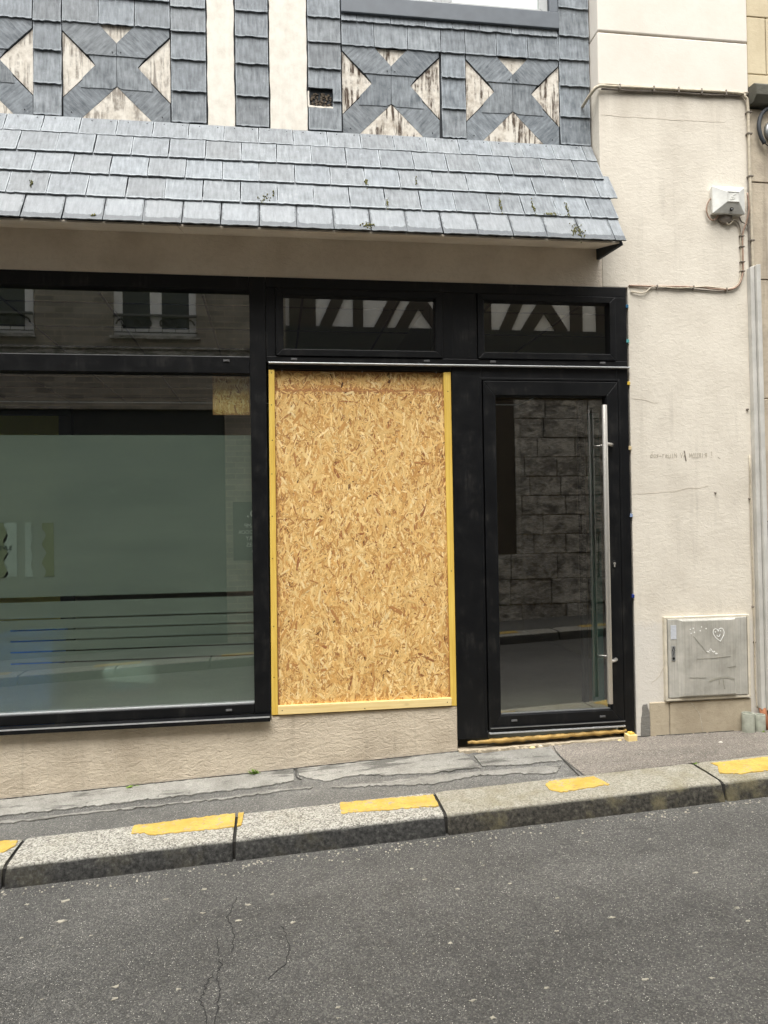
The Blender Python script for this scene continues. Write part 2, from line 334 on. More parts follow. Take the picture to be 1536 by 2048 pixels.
# ------------------------------------------------------------------ helpers: meshes and objects
class MB:
    def __init__(s): s.v = []; s.f = []; s.uv = []; s.col = []; s.mi = []
    def add(s, vs, fs, mi=0):
        o = len(s.v); s.v += [tuple(p) for p in vs]
        for f in fs: s.f.append(tuple(o+i for i in f)); s.mi.append(mi)
        return s
    def box(s, x0, x1, y0, y1, z0, z1, mi=0):
        return s.add([(x0, y0, z0), (x1, y0, z0), (x1, y1, z0), (x0, y1, z0), (x0, y0, z1), (x1, y0, z1), (x1, y1, z1), (x0, y1, z1)],
            [(0, 3, 2, 1), (4, 5, 6, 7), (0, 1, 5, 4), (1, 2, 6, 5), (2, 3, 7, 6), (3, 0, 4, 7)], mi)
    def prism(s, pts, y0, y1, mi=0):        # outline in x,z (counter-clockwise seen from -y), front at y0
        n = len(pts)
        a = sum(pts[i][0]*pts[(i+1) % n][1]-pts[(i+1) % n][0]*pts[i][1] for i in range(n))
        if a < 0: pts = pts[::-1]
        vs = [(x, y0, z) for x, z in pts]+[(x, y1, z) for x, z in pts]
        fs = [tuple(range(n)), tuple(range(2*n-1, n-1, -1))]+[(i, i+n, (i+1) % n+n, (i+1) % n) for i in range(n)]
        return s.add(vs, fs, mi)
    def slab(s, pts, zf, t, mi=0):          # outline in x,y, top at zf(x,y), thickness t
        n = len(pts)
        a = sum(pts[i][0]*pts[(i+1) % n][1]-pts[(i+1) % n][0]*pts[i][1] for i in range(n))
        if a < 0: pts = pts[::-1]
        vs = [(x, y, zf(x, y)) for x, y in pts]+[(x, y, zf(x, y)-t) for x, y in pts]
        fs = [tuple(range(n)), tuple(range(2*n-1, n-1, -1))]+[(i, i+n, (i+1) % n+n, (i+1) % n) for i in range(n)]
        return s.add(vs, fs, mi)
    def ring(s, x0, x1, z0, z1, w, y0, y1, wb=None, wt=None):   # four mitred frame members
        wb = w if wb is None else wb; wt = w if wt is None else wt
        a = [(x0, z0), (x1, z0), (x1, z1), (x0, z1)]; b = [(x0+w, z0+wb), (x1-w, z0+wb), (x1-w, z1-wt), (x0+w, z1-wt)]
        for i in range(4):
            j = (i+1) % 4; s.prism([a[i], a[j], b[j], b[i]], y0, y1)
        return s
    def tube(s, pts, r, n=10, cap=True):
        pts = [Vector(p) for p in pts]; rs = r if hasattr(r, '__len__') else [r]*len(pts)
        t0 = (pts[1]-pts[0]).normalized(); up_ = Vector((0, 0, 1)) if abs(t0.z) < .9 else Vector((1, 0, 0))
        nr = t0.cross(up_).normalized(); o = len(s.v); m = len(pts); vs = []
        for i, p in enumerate(pts):
            t = (pts[min(i+1, m-1)]-pts[max(i-1, 0)]).normalized()
            nr = (nr-t*nr.dot(t)).normalized(); b = t.cross(nr)
            for k in range(n):
                a = 2*math.pi*k/n; vs.append(p+(nr*math.cos(a)+b*math.sin(a))*rs[i])
        fs = [(i*n+k, i*n+(k+1) % n, (i+1)*n+(k+1) % n, (i+1)*n+k) for i in range(m-1) for k in range(n)]
        if cap: fs += [tuple(range(n-1, -1, -1)), tuple(range((m-1)*n, m*n))]
        return s.add(vs, fs)
    def lathe(s, prof, c, n=20, axis='z'):   # prof (r, h)
        vs = []
        for r, h in prof:
            for k in range(n):
                a = 2*math.pi*k/n; q = (r*math.cos(a), r*math.sin(a), h)
                if axis == 'y': q = (q[0], h, q[1])
                vs.append((c[0]+q[0], c[1]+q[1], c[2]+q[2]))
        m = len(prof)
        fs = [(i*n+k, i*n+(k+1) % n, (i+1)*n+(k+1) % n, (i+1)*n+k) for i in range(m-1) for k in range(n)]
        fs += [tuple(range(n-1, -1, -1)), tuple(range((m-1)*n, m*n))]
        return s.add(vs, fs)
    def ribbon(s, pts, w, y, t=.0008):      # a drawn line on a wall, in x,z, w wide
        for i in range(len(pts)-1):
            a = Vector(pts[i]); b = Vector(pts[i+1]); d = (b-a)
            if d.length < 1e-5: continue
            d.normalize(); n = Vector((-d.y, d.x))*w/2; a = a-d*w*.3; b = b+d*w*.3
            s.prism([tuple(a-n), tuple(b-n), tuple(b+n), tuple(a+n)], y-t-.00007*(len(s.f) % 7), y)
        return s
    def mesh(s, name, mats, smooth=False):
        me = bpy.data.meshes.new(name); me.from_pydata(s.v, [], s.f)
        for m in (mats if isinstance(mats, (list, tuple)) else [mats]): me.materials.append(m)
        me.polygons.foreach_set('material_index', s.mi)
        if smooth: me.polygons.foreach_set('use_smooth', [True]*len(s.f))
        me.validate(); me.update(); return me
    def build(s, name, mats, parent=None, smooth=False, bevel=0, seg=2):
        o = bpy.data.objects.new(name, s.mesh(name, mats, smooth)); COL.objects.link(o)
        if bevel:
            b = o.modifiers.new('bevel', 'BEVEL'); b.width = bevel; b.segments = seg; b.limit_method = 'ANGLE'; b.angle_limit = R(35)
        if parent: adopt(o, parent)
        return o
def adopt(o, parent):
    o.parent = parent; o.matrix_parent_inverse = Matrix.Translation(-world_loc(parent))
def world_loc(o):
    v = o.location.copy()
    while o.parent: v = v+o.parent.location+o.matrix_parent_inverse.translation; o = o.parent
    return v
def tag(o, label, cat, group=None):
    o['label'] = label; o['category'] = cat
    if group: o['group'] = group
    return o
def thing(name, label, cat, loc=(0, 0, 0), group=None):
    o = bpy.data.objects.new(name, None); COL.objects.link(o); o.location = loc; o.empty_display_size = .1
    return tag(o, label, cat, group)
def structure(o): o['kind'] = 'structure'; return o
def stuff(o): o['kind'] = 'stuff'; return o
def bez(pts, k=6):      # Catmull-Rom through the points
    P = [Vector(p) for p in pts]; P = [P[0]*2-P[1]]+P+[P[-1]*2-P[-2]]; out = []
    for i in range(1, len(P)-2):
        for j in range(k):
            t = j/k; a, b, c, d = P[i-1:i+3]
            out.append(.5*((2*b)+(c-a)*t+(2*a-5*b+4*c-d)*t*t+(3*b-a-3*c+d)*t**3))
    return out+[P[-2]]

# ------------------------------------------------------------------ ground
def wall_z(x):
    if x < 1.14: return .05+.044*x
    if x < 2.24: return .10+(x-1.14)*.019
    return .121+(x-2.24)*.004
def kerb_z(x, y=-.6): return .05+.044*x+.02*y
def pave_z(x, y):
    k = min(1, max(0, -y/.6)); return wall_z(x)*(1-k)+kerb_z(x)*k
def road_z(x, y): return -.04+.044*x+.02*y if y > -2.6 else -.04+.044*x-.052-.012*(y+2.6)
def sheet(xs, ys, zf):
    b = MB(); nx, ny = len(xs), len(ys)
    b.add([(x, y, zf(x, y)) for y in ys for x in xs], [(j*nx+i, j*nx+i+1, (j+1)*nx+i+1, (j+1)*nx+i) for j in range(ny-1) for i in range(nx-1)])
    return b
lsp = lambda a, b, n: [a+(b-a)*i/(n-1) for i in range(n)]
road = structure(sheet(lsp(-40, 40, 81), [-4.3, -3.8, -3.2, -2.6, -2, -1.4, -.8], road_z).build('road', MAT['asphalt']))
pave = structure(sheet([-40, -12]+lsp(-6, 6, 61)+[12, 40], lsp(-.62, .12, 9), lambda x, y: pave_z(x, y)-.004).build('pavement', MAT['pave_asphalt'], smooth=True))

def ragged(pts, amp, step=.03, skip=None):
    out = []
    for i in range(len(pts)-1):
        a, b = Vector(pts[i]), Vector(pts[i+1]); n = max(1, int((b-a).length/step))
        for k in range(n):
            p = a.lerp(b, k/n); out.append((p.x+rnd.uniform(-amp, amp)*.3, p.y+rnd.uniform(-amp, amp)))
    return out+[tuple(pts[-1])]
def strip(name, top, bot, mat, zoff):
    pts = ragged(top, .006, .02)+ragged(bot[::-1], .014, .02)
    n1 = len(ragged(top, 0))
    b = MB(); b.slab(pts, lambda x, y: pave_z(x, y)+zoff, .006); return b.build(name, mat, pave)
# a strip of worn concrete along the foot of the wall, in three pours, and the thin pale edge beside it
strip('concrete_strip', [(-4, -.012), (.1, -.012)], [(-4, -.25), (-1.45, -.253), (-1.08, -.262), (-.78, -.247), (-.28, -.248), (.04, -.226), (.1, -.19)], MAT['concrete'], .004)
strip('concrete_strip', [(.125, -.012), (1.12, -.012)], [(.13, -.13), (.2, -.21), (.268, -.258), (.454, -.224), (.613, -.27), (.86, -.314), (1.115, -.315), (1.16, -.31)], MAT['concrete'], .004)
strip('concrete_strip', [(1.17, -.1), (1.3, -.07), (1.66, -.06)], [(1.17, -.30), (1.39, -.326), (1.635, -.33)], MAT['concrete_worn'], .004)
strip('concrete_edge', [(-4, -.33), (-1.2, -.335), (-.8, -.338), (-.28, -.345), (-.04, -.31), (.2, -.335)], [(-4, -.37), (-1.2, -.37), (-1.02, -.352), (-.8, -.36), (-.28, -.365), (-.04, -.345), (.2, -.345)], MAT['concrete_worn'], .0035)
strip('concrete_edge', [(.3, -.36), (.6, -.37), (.85, -.36), (1.22, -.38), (1.6, -.4)], [(.3, -.37), (.6, -.43), (.85, -.48), (1.1, -.43), (1.3, -.46), (1.52, -.52), (1.58, -.44)], MAT['concrete_worn'], .0035)
sheet([1.655, 1.8]+[2+.2*k for k in range(21)]+[12, 40], lsp(-.602, .12, 9), lambda x, y: pave_z(x, y)+.003).build('asphalt_patch', MAT['pave_red'], pave, smooth=True)
ck = MB()
for pts, w in (([(1.685, -.05), (1.665, -.15), (1.655, -.25), (1.645, -.36), (1.635, -.5), (1.627, -.6)], .008), ([(.118, -.012), (.112, -.08), (.118, -.16), (.14, -.2)], .01)):
    q = ragged(pts, .004, .03); L = [(x-w*rnd.uniform(.2, .6), y) for x, y in q]; Rr = [(x+w*rnd.uniform(.2, .6), y) for x, y in q]
    ck.slab(L+Rr[::-1], lambda x, y: pave_z(x, y)+.005, .003)
g = ragged([(-4, -.006), (1.12, -.006)], .006, .04); g2 = ragged([(1.12, .02), (-4, .02)], .0, .04)
ck.slab(g+g2, lambda x, y: pave_z(x, y)+.006, .004)
g = ragged([(2.26, -.006), (2.6, -.02), (2.95, -.008)], .008, .03); g2 = ragged([(2.95, .02), (2.26, .02)], 0, .04)
ck.slab(g+g2, lambda x, y: pave_z(x, y)+.008, .004)
ck.build('joint_line', MAT['crack'], pave)

kerb = structure(bpy.data.objects.new('kerb', None)); COL.objects.link(kerb)
def kerb_stone(x0, x1, mat, y=-.6, sgn=1, zf=kerb_z, parent=None):
    prof = [(0, -.2), (0, -.006), (-.006, 0), (-.13, .0015), (-.262, -.001), (-.283, -.006), (-.296, -.018), (-.305, -.04), (-.318, -.075), (-.328, -.105), (-.336, -.2)]
    n = max(4, int((x1-x0)/.06)); b = MB(); m = len(prof); ph = rnd.random()*9
    for i in range(n+1):
        x = x0+(x1-x0)*i/n; e = .008*(1 if i in (0, n) else 0); ex = x+(.004 if i == 0 else -.004 if i == n else 0)
        for k, (dy, dz) in enumerate(prof):
            j = .0025*math.sin(ph+i*1.7+k*2.1)*(1 if 3 < k < 10 else .3)
            b.v.append((ex, y+sgn*(dy+j), zf(x, y+dy)+.004+dz+j*.6-(e*.5 if 1 < k < 8 else 0)))
    for i in range(n):
        for k in range(m-1): b.f.append((i*m+k, i*m+k+1, (i+1)*m+k+1, (i+1)*m+k)); b.mi.append(0)
    b.f += [tuple(range(m))[::-1], tuple(range(n*m, n*m+m))]; b.mi += [0, 0]
    if sgn < 0: b.f = [f[::-1] for f in b.f]
    o = b.build('kerb_stone', mat, parent or kerb, smooth=True, bevel=.004); return o
ej = [-5.3, -4.28, -3.26, -2.24, -1.22, -.20, .818, 2.285, 3.3, 4.3, 5.3, 6.3]
for i in range(len(ej)-1):
    kerb_stone(ej[i]+.003, ej[i+1]-.003, MAT['kerb_concrete'] if i in (6, 7, 8) else MAT['granite'])
jm = MB()
for x in ej[1:-1]:
    g = ragged([(x-.005, -.605), (x-.004, -.9)], .001, .03); jm.slab([(a-rnd.random()*.002, b) for a, b in g]+[(a+.009+rnd.random()*.003, b) for a, b in g][::-1], lambda X, Y: kerb_z(X, Y)-.009, .12)
jm.build('joint_filler', MAT['grime'], kerb)
def paint(pts):
    b = MB(); b.slab(ragged(pts+[pts[0]], .006, .014)[:-1], lambda x, y: kerb_z(x, y)+.0085, .0055); b.build('paint_mark', MAT['yellow'], kerb)
paint([(-1.75, -.62), (-1.3, -.612), (-1.245, -.63), (-1.235, -.69), (-1.27, -.75), (-1.75, -.76)])
paint([(-.705, -.61), (-.45, -.6), (-.208, -.597), (-.206, -.765), (-.4, -.76), (-.58, -.752), (-.61, -.74), (-.64, -.715), (-.70, -.705)])
paint([(-.193, -.597), (-.165, -.595), (-.172, -.755), (-.192, -.764)])
paint([(.324, -.612), (.6, -.63), (.808, -.645), (.805, -.795), (.55, -.775), (.317, -.754)])
paint([(1.44, -.645), (1.56, -.64), (1.69, -.645), (1.722, -.775), (1.58, -.79), (1.445, -.8), (1.40, -.755), (1.405, -.68)])
paint([(2.37, -.64), (3.2, -.655), (3.2, -.83), (2.65, -.83), (2.42, -.83), (2.33, -.79), (2.38, -.7)])
# dried chewing gum and spatter on the road
gum = MB()
gs = [(-.905, -1.110, 2.4), (-.876, -1.279, 2.2), (-1.061, -1.097, 1.2), (-.470, -1.205, 1.2), (-.303, -1.362, 1.2), (-.318, -1.161, 1.4), (-.123, -1.343, 1.6), (-.156, -1.458, 1.5), (.055, -1.526, 1.3), (-.562, -1.786, 1.6), (-.554, -1.860, 1.3), (-.342, -1.855, 1), (.188, -2.077, 1.2), (-.805, -1.804, .7), (-1.004, -1.371, 1), (-.729, -1.423, .8), (-.023, -1.281, 1),
  (.624, -1.320, 1.2), (.745, -1.435, 1.2), (.968, -1.448, 1), (.625, -1.811, 1.1), (1.026, -1.831, 1), (1.728, -1.938, 1.2), (1.744, -1.848, 1.3), (1.740, -1.559, 1.3), (1.415, -2.213, 1.2), (1.204, -2.171, 1.1), (.873, -2.139, 1), (.661, -2.239, 1.3), (.621, -2.145, 1.2), (1.426, -1.166, 1), (.589, -1.210, .9), (1.260, -1.793, 1.5), (1.113, -1.608, 1.2), (1.713, -1.216, 1), (.901, -1.263, .9)]
for _ in range(60): gs.append((rnd.uniform(-1.6, 3), rnd.uniform(-2.7, -1.0), rnd.uniform(.25, .6)))
for x, y, s in gs:
    n = 12; a0 = rnd.random()*6; pts = []
    for k in range(n):
        a = a0+2*math.pi*k/n; r = .0062*s*rnd.uniform(.3, 1.3); pts.append((x+r*1.5*math.cos(a), y+r*.9*math.sin(a)))
    gum.slab(pts, lambda X, Y: road_z(X, Y)+.0022, .003)
stuff(gum.build('gum_spots', MAT['gum'], road))
gr_ = MB()
for _ in range(420):
    x = rnd.uniform(-2, 3.4); y = -.945-abs(rnd.gauss(0, .05)); s = rnd.uniform(.0015, .0055); z = road_z(x, y)
    gr_.lathe([(s*1.2, z-.001), (s, z+s*.5), (s*.4, z+s*.8)], (x, y, 0), 5)
stuff(gr_.build('gutter_grit', MAT['gum'], road))
rc = MB()
for line in ([(-.174, -1.267), (-.202, -1.421), (-.170, -1.557), (-.168, -1.692)], [(-.236, -1.558), (-.206, -1.746), (-.219, -1.803), (-.198, -1.921), (-.21, -2.1)], [(-.235, -1.80), (-.249, -1.853), (-.263, -1.932), (-.245, -2.001), (-.229, -2.054), (-.26, -2.5)], [(.016, -1.542), (.042, -1.695), (.022, -1.801), (-.048, -1.887)]):
    q = []
    for i in range(len(line)-1):
        a, b = Vector(line[i]), Vector(line[i+1])
        for k in range(8): p = a.lerp(b, k/8); q.append((p.x+rnd.uniform(-.006, .006), p.y))
    ws = [rnd.uniform(.0007, .0026) for _ in q]
    rc.slab([(x-w, y) for (x, y), w in zip(q, ws)]+[(x+w, y) for (x, y), w in zip(q, ws)][::-1], lambda X, Y: road_z(X, Y)+.002, .003)
rc.build('crack', simple('road_crack', lin(48, 47, 46), .95, .2), road)

# ------------------------------------------------------------------ the shop building
shop = thing('shop_building', 'cream shop building with slate cladding and black shopfront behind the pavement', 'building', (0, .1, 0))
ZT = 7.4
MB().box(-6, 2.0875, 0, .3, 2.972, 3.3).build('lintel_wall', MAT['band'], shop)
MB().box(-6, 2.0875, .16, .3, 3.3, 3.86).build('upper_lintel', MAT['band'], shop)
pl = MB()
pl.prism([(-6, -.6), (1.098, -.6), (1.098, .372), (-.024, .372), (-.024, .345), (-6, .345)], 0, .3)
pl.build('plinth_wall', MAT['plinth'], shop, bevel=.004)
pw = MB(); pw.prism([(2.256, -.3), (3.118, -.3), (3.118, 4.258), (2.088, 4.258), (2.088, 2.972), (2.256, 2.972)], 0, .32)
pw.build('pillar_wall', MAT['cream'], shop, bevel=.006)
MB().box(2.084, 3.117, -.010, .32, 4.262, 4.598).build('render_panel', MAT['cream_smooth'], shop, bevel=.008)
MB().box(2.086, 3.117, -.012, .32, 4.606, ZT).build('render_panel', MAT['cream_smooth'], shop, bevel=.008)
def around_window(y0, y1, x1, z0, z1):
    b = MB(); b.box(-6, .5, y0, y1, z0, z1); b.box(1.83, x1, y0, y1, z0, z1); b.box(.5, 1.83, y0, y1, z0, 4.70); b.box(.5, 1.83, y0, y1, 6.09, z1); return b
around_window(.142, .34, 2.088, 3.86, ZT).build('backing_wall', MAT['slate_back'], shop)
MB().box(-6, 3.117, .16, 6, ZT-.02, ZT+.03).build('flat_roof', MAT['slate_back'], shop)
# foot of the pillar: mortar blocks and a grey smear of fresh mortar
pf = MB(); pf.box(2.345, 2.474, -.010, .02, -.1, .336); pf.build('mortar_block', MAT['plinth_patch'], shop, bevel=.006)
pf = MB(); pf.box(2.478, 3.04, -.012, .02, -.1, .332); pf.build('mortar_block', MAT['plinth_patch'], shop, bevel=.006)
sm = MB(); sm.prism(ragged([(2.285, .0), (2.345, .0), (2.352, .15), (2.345, .27), (2.33, .33), (2.30, .33), (2.285, .2), (2.285, .0)], .007, .02)[:-1], -.006, .02)
sm.build('mortar_smear', MAT['mortar_dark'], shop, bevel=.004)
# hairline cracks in the render
for line, w in (([(2.26, 2.27), (2.33, 2.26), (2.42, 2.235), (2.45, 2.24)], .0014), ([(2.26, 1.655), (2.4, 1.665), (2.55, 1.668), (2.62, 1.69), (2.72, 1.69), (2.78, 1.705)], .0015), ([(2.1, 4.072), (2.35, 4.07), (2.62, 4.068), (2.95, 4.075)], .0014), ([(2.36, .46), (2.42, .5), (2.445, .55)], .002), ([(2.62, .33), (2.68, .25), (2.70, .13)], .0025)):
    MB().ribbon(ragged(line, .003, .03), w, 0 if line[0][1] > .4 else -.012).build('hairline_crack', MAT['hair_crack'], shop)
def L2(name, mat, lines, w, y, parent):
    b = MB()
    for l in lines: b.ribbon(l, w, y)
    return b.build(name, mat, parent)
sc_ = MB()
for _ in range(26):
    x = rnd.uniform(-1.5, 1.0); z = rnd.uniform(.05, .3)+.03*x; sc_.ribbon([(x, z), (x+rnd.uniform(-.006, .006), z-rnd.uniform(.02, .09))], .0016, 0)
stuff(sc_.build('scratch_mark', MAT['cabinet_rim'], shop))

# --- slate cladding
clad = around_window(.128, .141, 2.085, 3.88, ZT-.1).build('slate_cladding', MAT['slate_back'], shop)
FY = .118   # face of the cladding
def slate_outline(w, l, bot=.0025, side=.0012):
    out = [(-w/2, 0), (w/2, 0)]
    for k in range(1, 4): out.append((w/2+rnd.uniform(-side, side), l*k/4))
    nb = 9
    for k in range(nb+1):
        out.append((w/2-w*k/nb, l+rnd.uniform(-bot, bot)*(1 if 0 < k < nb else .3)))
    for k in range(3, 0, -1): out.append((-w/2+rnd.uniform(-side, side), l*k/4))
    return out
def slate_mesh(outline, t, mat):     # local: x across, y down the slope, z outward; top edge at y=0
    n = len(outline); b = MB()
    b.v = [(x, y, t) for x, y in outline]+[(x*1.0, y, 0) for x, y in outline]
    b.f = [tuple(range(n))]+[tuple(range(2*n-1, n-1, -1))]+[(i, i+n, (i+1) % n+n, (i+1) % n) for i in range(n)]; b.mi = [0]*len(b.f)
    me = b.mesh('slate', mat); uvl = me.uv_layers.new(name='UV')
    for lp in me.loops:
        v = me.vertices[lp.vertex_index].co; uvl.data[lp.index].uv = (v.x, v.y)
    W_ = max(x for x, y in outline); L_ = max(y for x, y in outline); e2 = me.uv_layers.new(name='Edge')
    for lp in me.loops:
        v = me.vertices[lp.vertex_index].co; e2.data[lp.index].uv = (v.x/W_, v.y/L_)
    return me
def put_slate(me, origin, down, normal, parent, rot=0):
    z = normal.normalized(); y = down.normalized(); x = y.cross(z)
    m = Matrix(((x.x, y.x, z.x, origin[0]), (x.y, y.y, z.y, origin[1]), (x.z, y.z, z.z, origin[2]), (0, 0, 0, 1)))
    o = bpy.data.objects.new('slate', me); COL.objects.link(o)
    o.parent = parent; o.matrix_parent_inverse = Matrix.Translation(-world_loc(parent)); o.matrix_basis = m@Matrix.Rotation(rot, 4, 'Z')
    return o
def wall_slate(x0, x1, zt, zb, mat='slate_wall', tilt=.014, cache={}):
    w, l = x1-x0-.005, zt-zb+.03
    key = (round(w, 3), round(l, 3))
    lst = cache.setdefault(key, [])
    if len(lst) < 4: lst.append(slate_mesh(slate_outline(w, l, .0035), .007, MAT[mat])); me = lst[-1]
    else: me = rnd.choice(lst)
    down = Vector((0, -tilt/l, -1)); nrm = Vector((0, -1, tilt/l))
    put_slate(me, ((x0+x1)/2, FY+.006+rnd.uniform(-.001, .001), zt+.03), down, nrm, clad, R(rnd.uniform(-.25, .25)))
rows = [3.925, 4.11, 4.31, 4.475, 4.63, 4.82, 5.0, 5.18, 5.36]
def col(x0, x1, zs):
    for i in range(len(zs)-1): wall_slate(x0, x1, zs[i+1], zs[i])
col(.252, .458, rows[2:])
for out, zt, zb in (([(-.1, 0), (.1, 0), (.1, .15), (-.049, .152), (-.051, .23), (-.1, .231)], 4.31, 4.11), ([(-.1, 0), (-.052, 0), (-.048, .064), (.1, .066), (.1, .215), (-.1, .214)], 4.11, 3.925)):
    L_ = zt-zb+.03; o_ = slate_mesh(ragged(out+[out[0]], .0015, .03)[:-1], .007, MAT['slate_wall'])
    put_slate(o_, (.355, FY+.006, zt+.03), Vector((0, -.014/L_, -1)), Vector((0, -1, .014/L_)), clad)
for x0, x1 in ((-1.353, -1.192), (-.568, -.36), (-.187, .013), (1.872, 2.078)): col(x0, x1, [z+rnd.uniform(-.004, .004) for z in rows])
for x0, x1 in ((1.092, 1.25),): col(x0, x1, rows[:4])
for x0, x1 in ((-2.6, -2.39), (-2.39, -2.18), (-2.18, -1.975)): col(x0, x1, rows)
for c0, zz in ((-1.665, 4.487), (-.88, 4.487)):
    for k in range(3):
        a = c0-.31+k*.2067; wall_slate(a, a+.2067, 4.65, zz)
        for j, z in enumerate((4.65, 4.83, 5.01, 5.19)): wall_slate(a+(.1 if j % 2 == 0 and k < 2 else 0), a+.2067+(.1 if j % 2 == 0 and k < 2 else 0), z+.18, z)
for a, b in ((.462, .667), (.667, .88), (.88, 1.092), (1.092, 1.25), (1.25, 1.456), (1.456, 1.663), (1.663, 1.872)): wall_slate(a, b, 4.62, 4.468)
x = .462
for w in (.1, .211, .215, .18, .18, .208, .205, .105):
    wall_slate(x, min(x+w, 1.872), 4.662, 4.618+rnd.uniform(-.003, .003), tilt=.014); x += w
def panel_piece(pts, mat, y0, y1, ang=None, name='slate'):
    pts2 = ragged(pts+[pts[0]], .0012, .03)[:-1]
    b = MB(); b.prism(pts2, y0, y1); o = b.build(name, mat, clad)
    uvl = o.data.uv_layers.new(name='UV'); o.data.uv_layers.new(name='Edge'); a = ang or 0
    for d_ in o.data.uv_layers['Edge'].data: d_.uv = (0, 0)
    uvl = o.data.uv_layers['UV']
    for lp in o.data.loops:
        v = o.data.vertices[lp.vertex_index].co; uvl.data[lp.index].uv = (v.x*math.cos(a)+v.z*math.sin(a), -v.x*math.sin(a)+v.z*math.cos(a))
    return o
def saltire(c, tri_mat, zt=4.468):
    S = MAT['slate_wall']; g = .002
    b = zt-4.468
    tri = [[(c-.098, zt-.001), (c+.102, zt-.001), (c, 4.362+b)], [(c-.307, 4.432), (c-.121, 4.24), (c-.307, 4.045)], [(c+.309, 4.432), (c+.121, 4.24), (c+.309, 4.045)], [(c-.203, 3.922), (c+.203, 3.922), (c, 4.122)]]
    for t in tri: panel_piece(t, tri_mat, FY+.003, .14, name='plaster_triangle')
    for s in (-1, 1):
        f = lambda L: [(c+s*u, w) for u, w in L]
        panel_piece(f([(.306, zt), (.103, zt), (.0015, 4.36+b), (.0015, 4.304), (.172, 4.304), (.306, 4.437)]), S, FY-.006, FY+.01, s*.8)
        panel_piece(f([(.0015, 4.325), (.18, 4.325), (.122, 4.244), (.195, 4.165), (.205, 4.106), (.03, 4.108), (.0015, 4.122)]), S, FY-.001, FY+.01)
        panel_piece(f([(.306, 4.04), (.2, 4.148), (.02, 4.125), (.001, 4.124), (.206, 3.92), (.306, 3.92)]), S, FY+.002, FY+.014, -s*.8)
        for u, w in ((.024, 4.325), (.26, 3.955)): MB().lathe([(.0035, 0), (.003, -.003)], (c+s*u, FY-.006 if w > 4.2 else FY+.002, w), 8, 'y').build('nail', MAT['dark'], clad)
saltire(-.882, MAT['plaster_some'], 4.49); saltire(-1.665, MAT['plaster_some'], 4.49); saltire(.772, MAT['plaster_dirty']); saltire(1.561, MAT['plaster_dirty'])
for x0, x1 in ((-.354, -.193), (.02, .246)):
    pts = ragged([(x0, 3.915), (x1, 3.915), (x1, 5.4), (x0, 5.4), (x0, 3.915)], .003, .05)[:-1]
    MB().prism([(a+rnd.uniform(-.003, .003), b) for a, b in pts], FY-.008, .14).build('plaster_strip', MAT['plaster'], clad, bevel=.004)
# broken-out hole beside the plaster strip: rubble behind a missing corner of slate
rb = MB()
for _ in range(90):
    x, z, s = rnd.uniform(.268, .392), rnd.uniform(4.083, 4.16), rnd.uniform(.003, .010)
    rb.lathe([(s*.3, .004), (s, 0), (s*.7, -.004-s*.2)], (x, FY+.009, z), 6, 'y')
stuff(rb.build('rubble_fill', simple('brown_rubble', lin(84, 74, 62), .95, .5, 90, 0, .6), clad))
lip = MB(); lip.prism(ragged([(.252, 4.066), (.405, 4.066), (.406, 4.079), (.252, 4.08), (.252, 4.066)], .002, .015)[:-1], FY-.006, FY+.01); lip.prism(ragged([(.249, 4.08), (.262, 4.08), (.258, 4.17), (.249, 4.17), (.249, 4.08)], .002, .015)[:-1], FY-.0055, FY+.01); lip.build('mortar_lip', MAT['plaster'], clad, bevel=.003)

# --- slate skirt over the shopfront
A0 = Vector((0, .112, 3.915)); E0 = Vector((0, -.345, 3.128)); DN = (E0-A0).normalized(); SL = (E0-A0).length
NN = Vector((0, DN.z, -DN.y)); NN = NN if NN.y < 0 else -NN
rb_ = MB(); E1 = E0-DN*.03; p0 = A0-NN*.012; p1 = E1-NN*.012; p2 = E1-NN*.022; p3 = Vector((0, .1, 3.86))
n_ = []
for xx in (-6, 2.072): n_ += [(xx, p.y, p.z) for p in (p0, p1, p2, p3)]
rb_.add(n_, [(0, 1, 5, 4), (1, 2, 6, 5), (2, 3, 7, 6), (3, 0, 4, 7), (3, 2, 1, 0), (4, 5, 6, 7)])
roof = rb_.build('slate_roof', MAT['slate_back'], shop)
cuts = [0, .174, .378, .577, .787, 1.0]
skm = {}
def skirt_mesh(w, l, m):
    key = (round(w, 3), round(l, 3), m); lst = skm.setdefault(key, [])
    if len(lst) < 7: lst.append(slate_mesh(slate_outline(w, l, .0032, .0018), .0075, MAT[m])); return lst[-1]
    return rnd.choice(lst)
for r in range(5):
    off = .155 if r % 2 == 0 else .0515
    a, b = cuts[r]*SL, cuts[r+1]*SL; lap = .045 if r else 0
    k = -15
    while True:
        x0 = off+.2063*k; k += 1
        xe = 2.082 if r != 2 else 2.125
        if x0 > xe-.03: break
        x1 = min(x0+.2063, xe)
        if xe-x1 < .03: x1 = xe
        w = x1-x0-.0055; l = b-a+lap
        me = skirt_mesh(w, l, 'slate_eave' if r == 4 else 'slate_skirt')
        tl = .0135 if r else .007; d = (DN*l+NN*tl).normalized(); nn = Vector((0, d.z, -d.y)); nn = nn if nn.y < 0 else -nn
        o = A0+DN*(a-lap)+NN*(-.001+rnd.uniform(-.0012, .0012))
        put_slate(me, ((x0+x1)/2, o.y, o.z), d, nn, roof, R(rnd.uniform(-.45, .45)))
        if xe-x1 < 1e-6: break
nails = MB()
for k in range(-12, 10):
    for s in (.3, .82):
        x = .155+.2063*(k+s); o = A0+DN*.022+NN*.0065
        if x < 2.07: nails.lathe([(.003, .0), (.0025, -.004)], (x, o.y-.001, o.z), 6, 'y')
stuff(nails.build('slate_nails', MAT['dark'], roof))
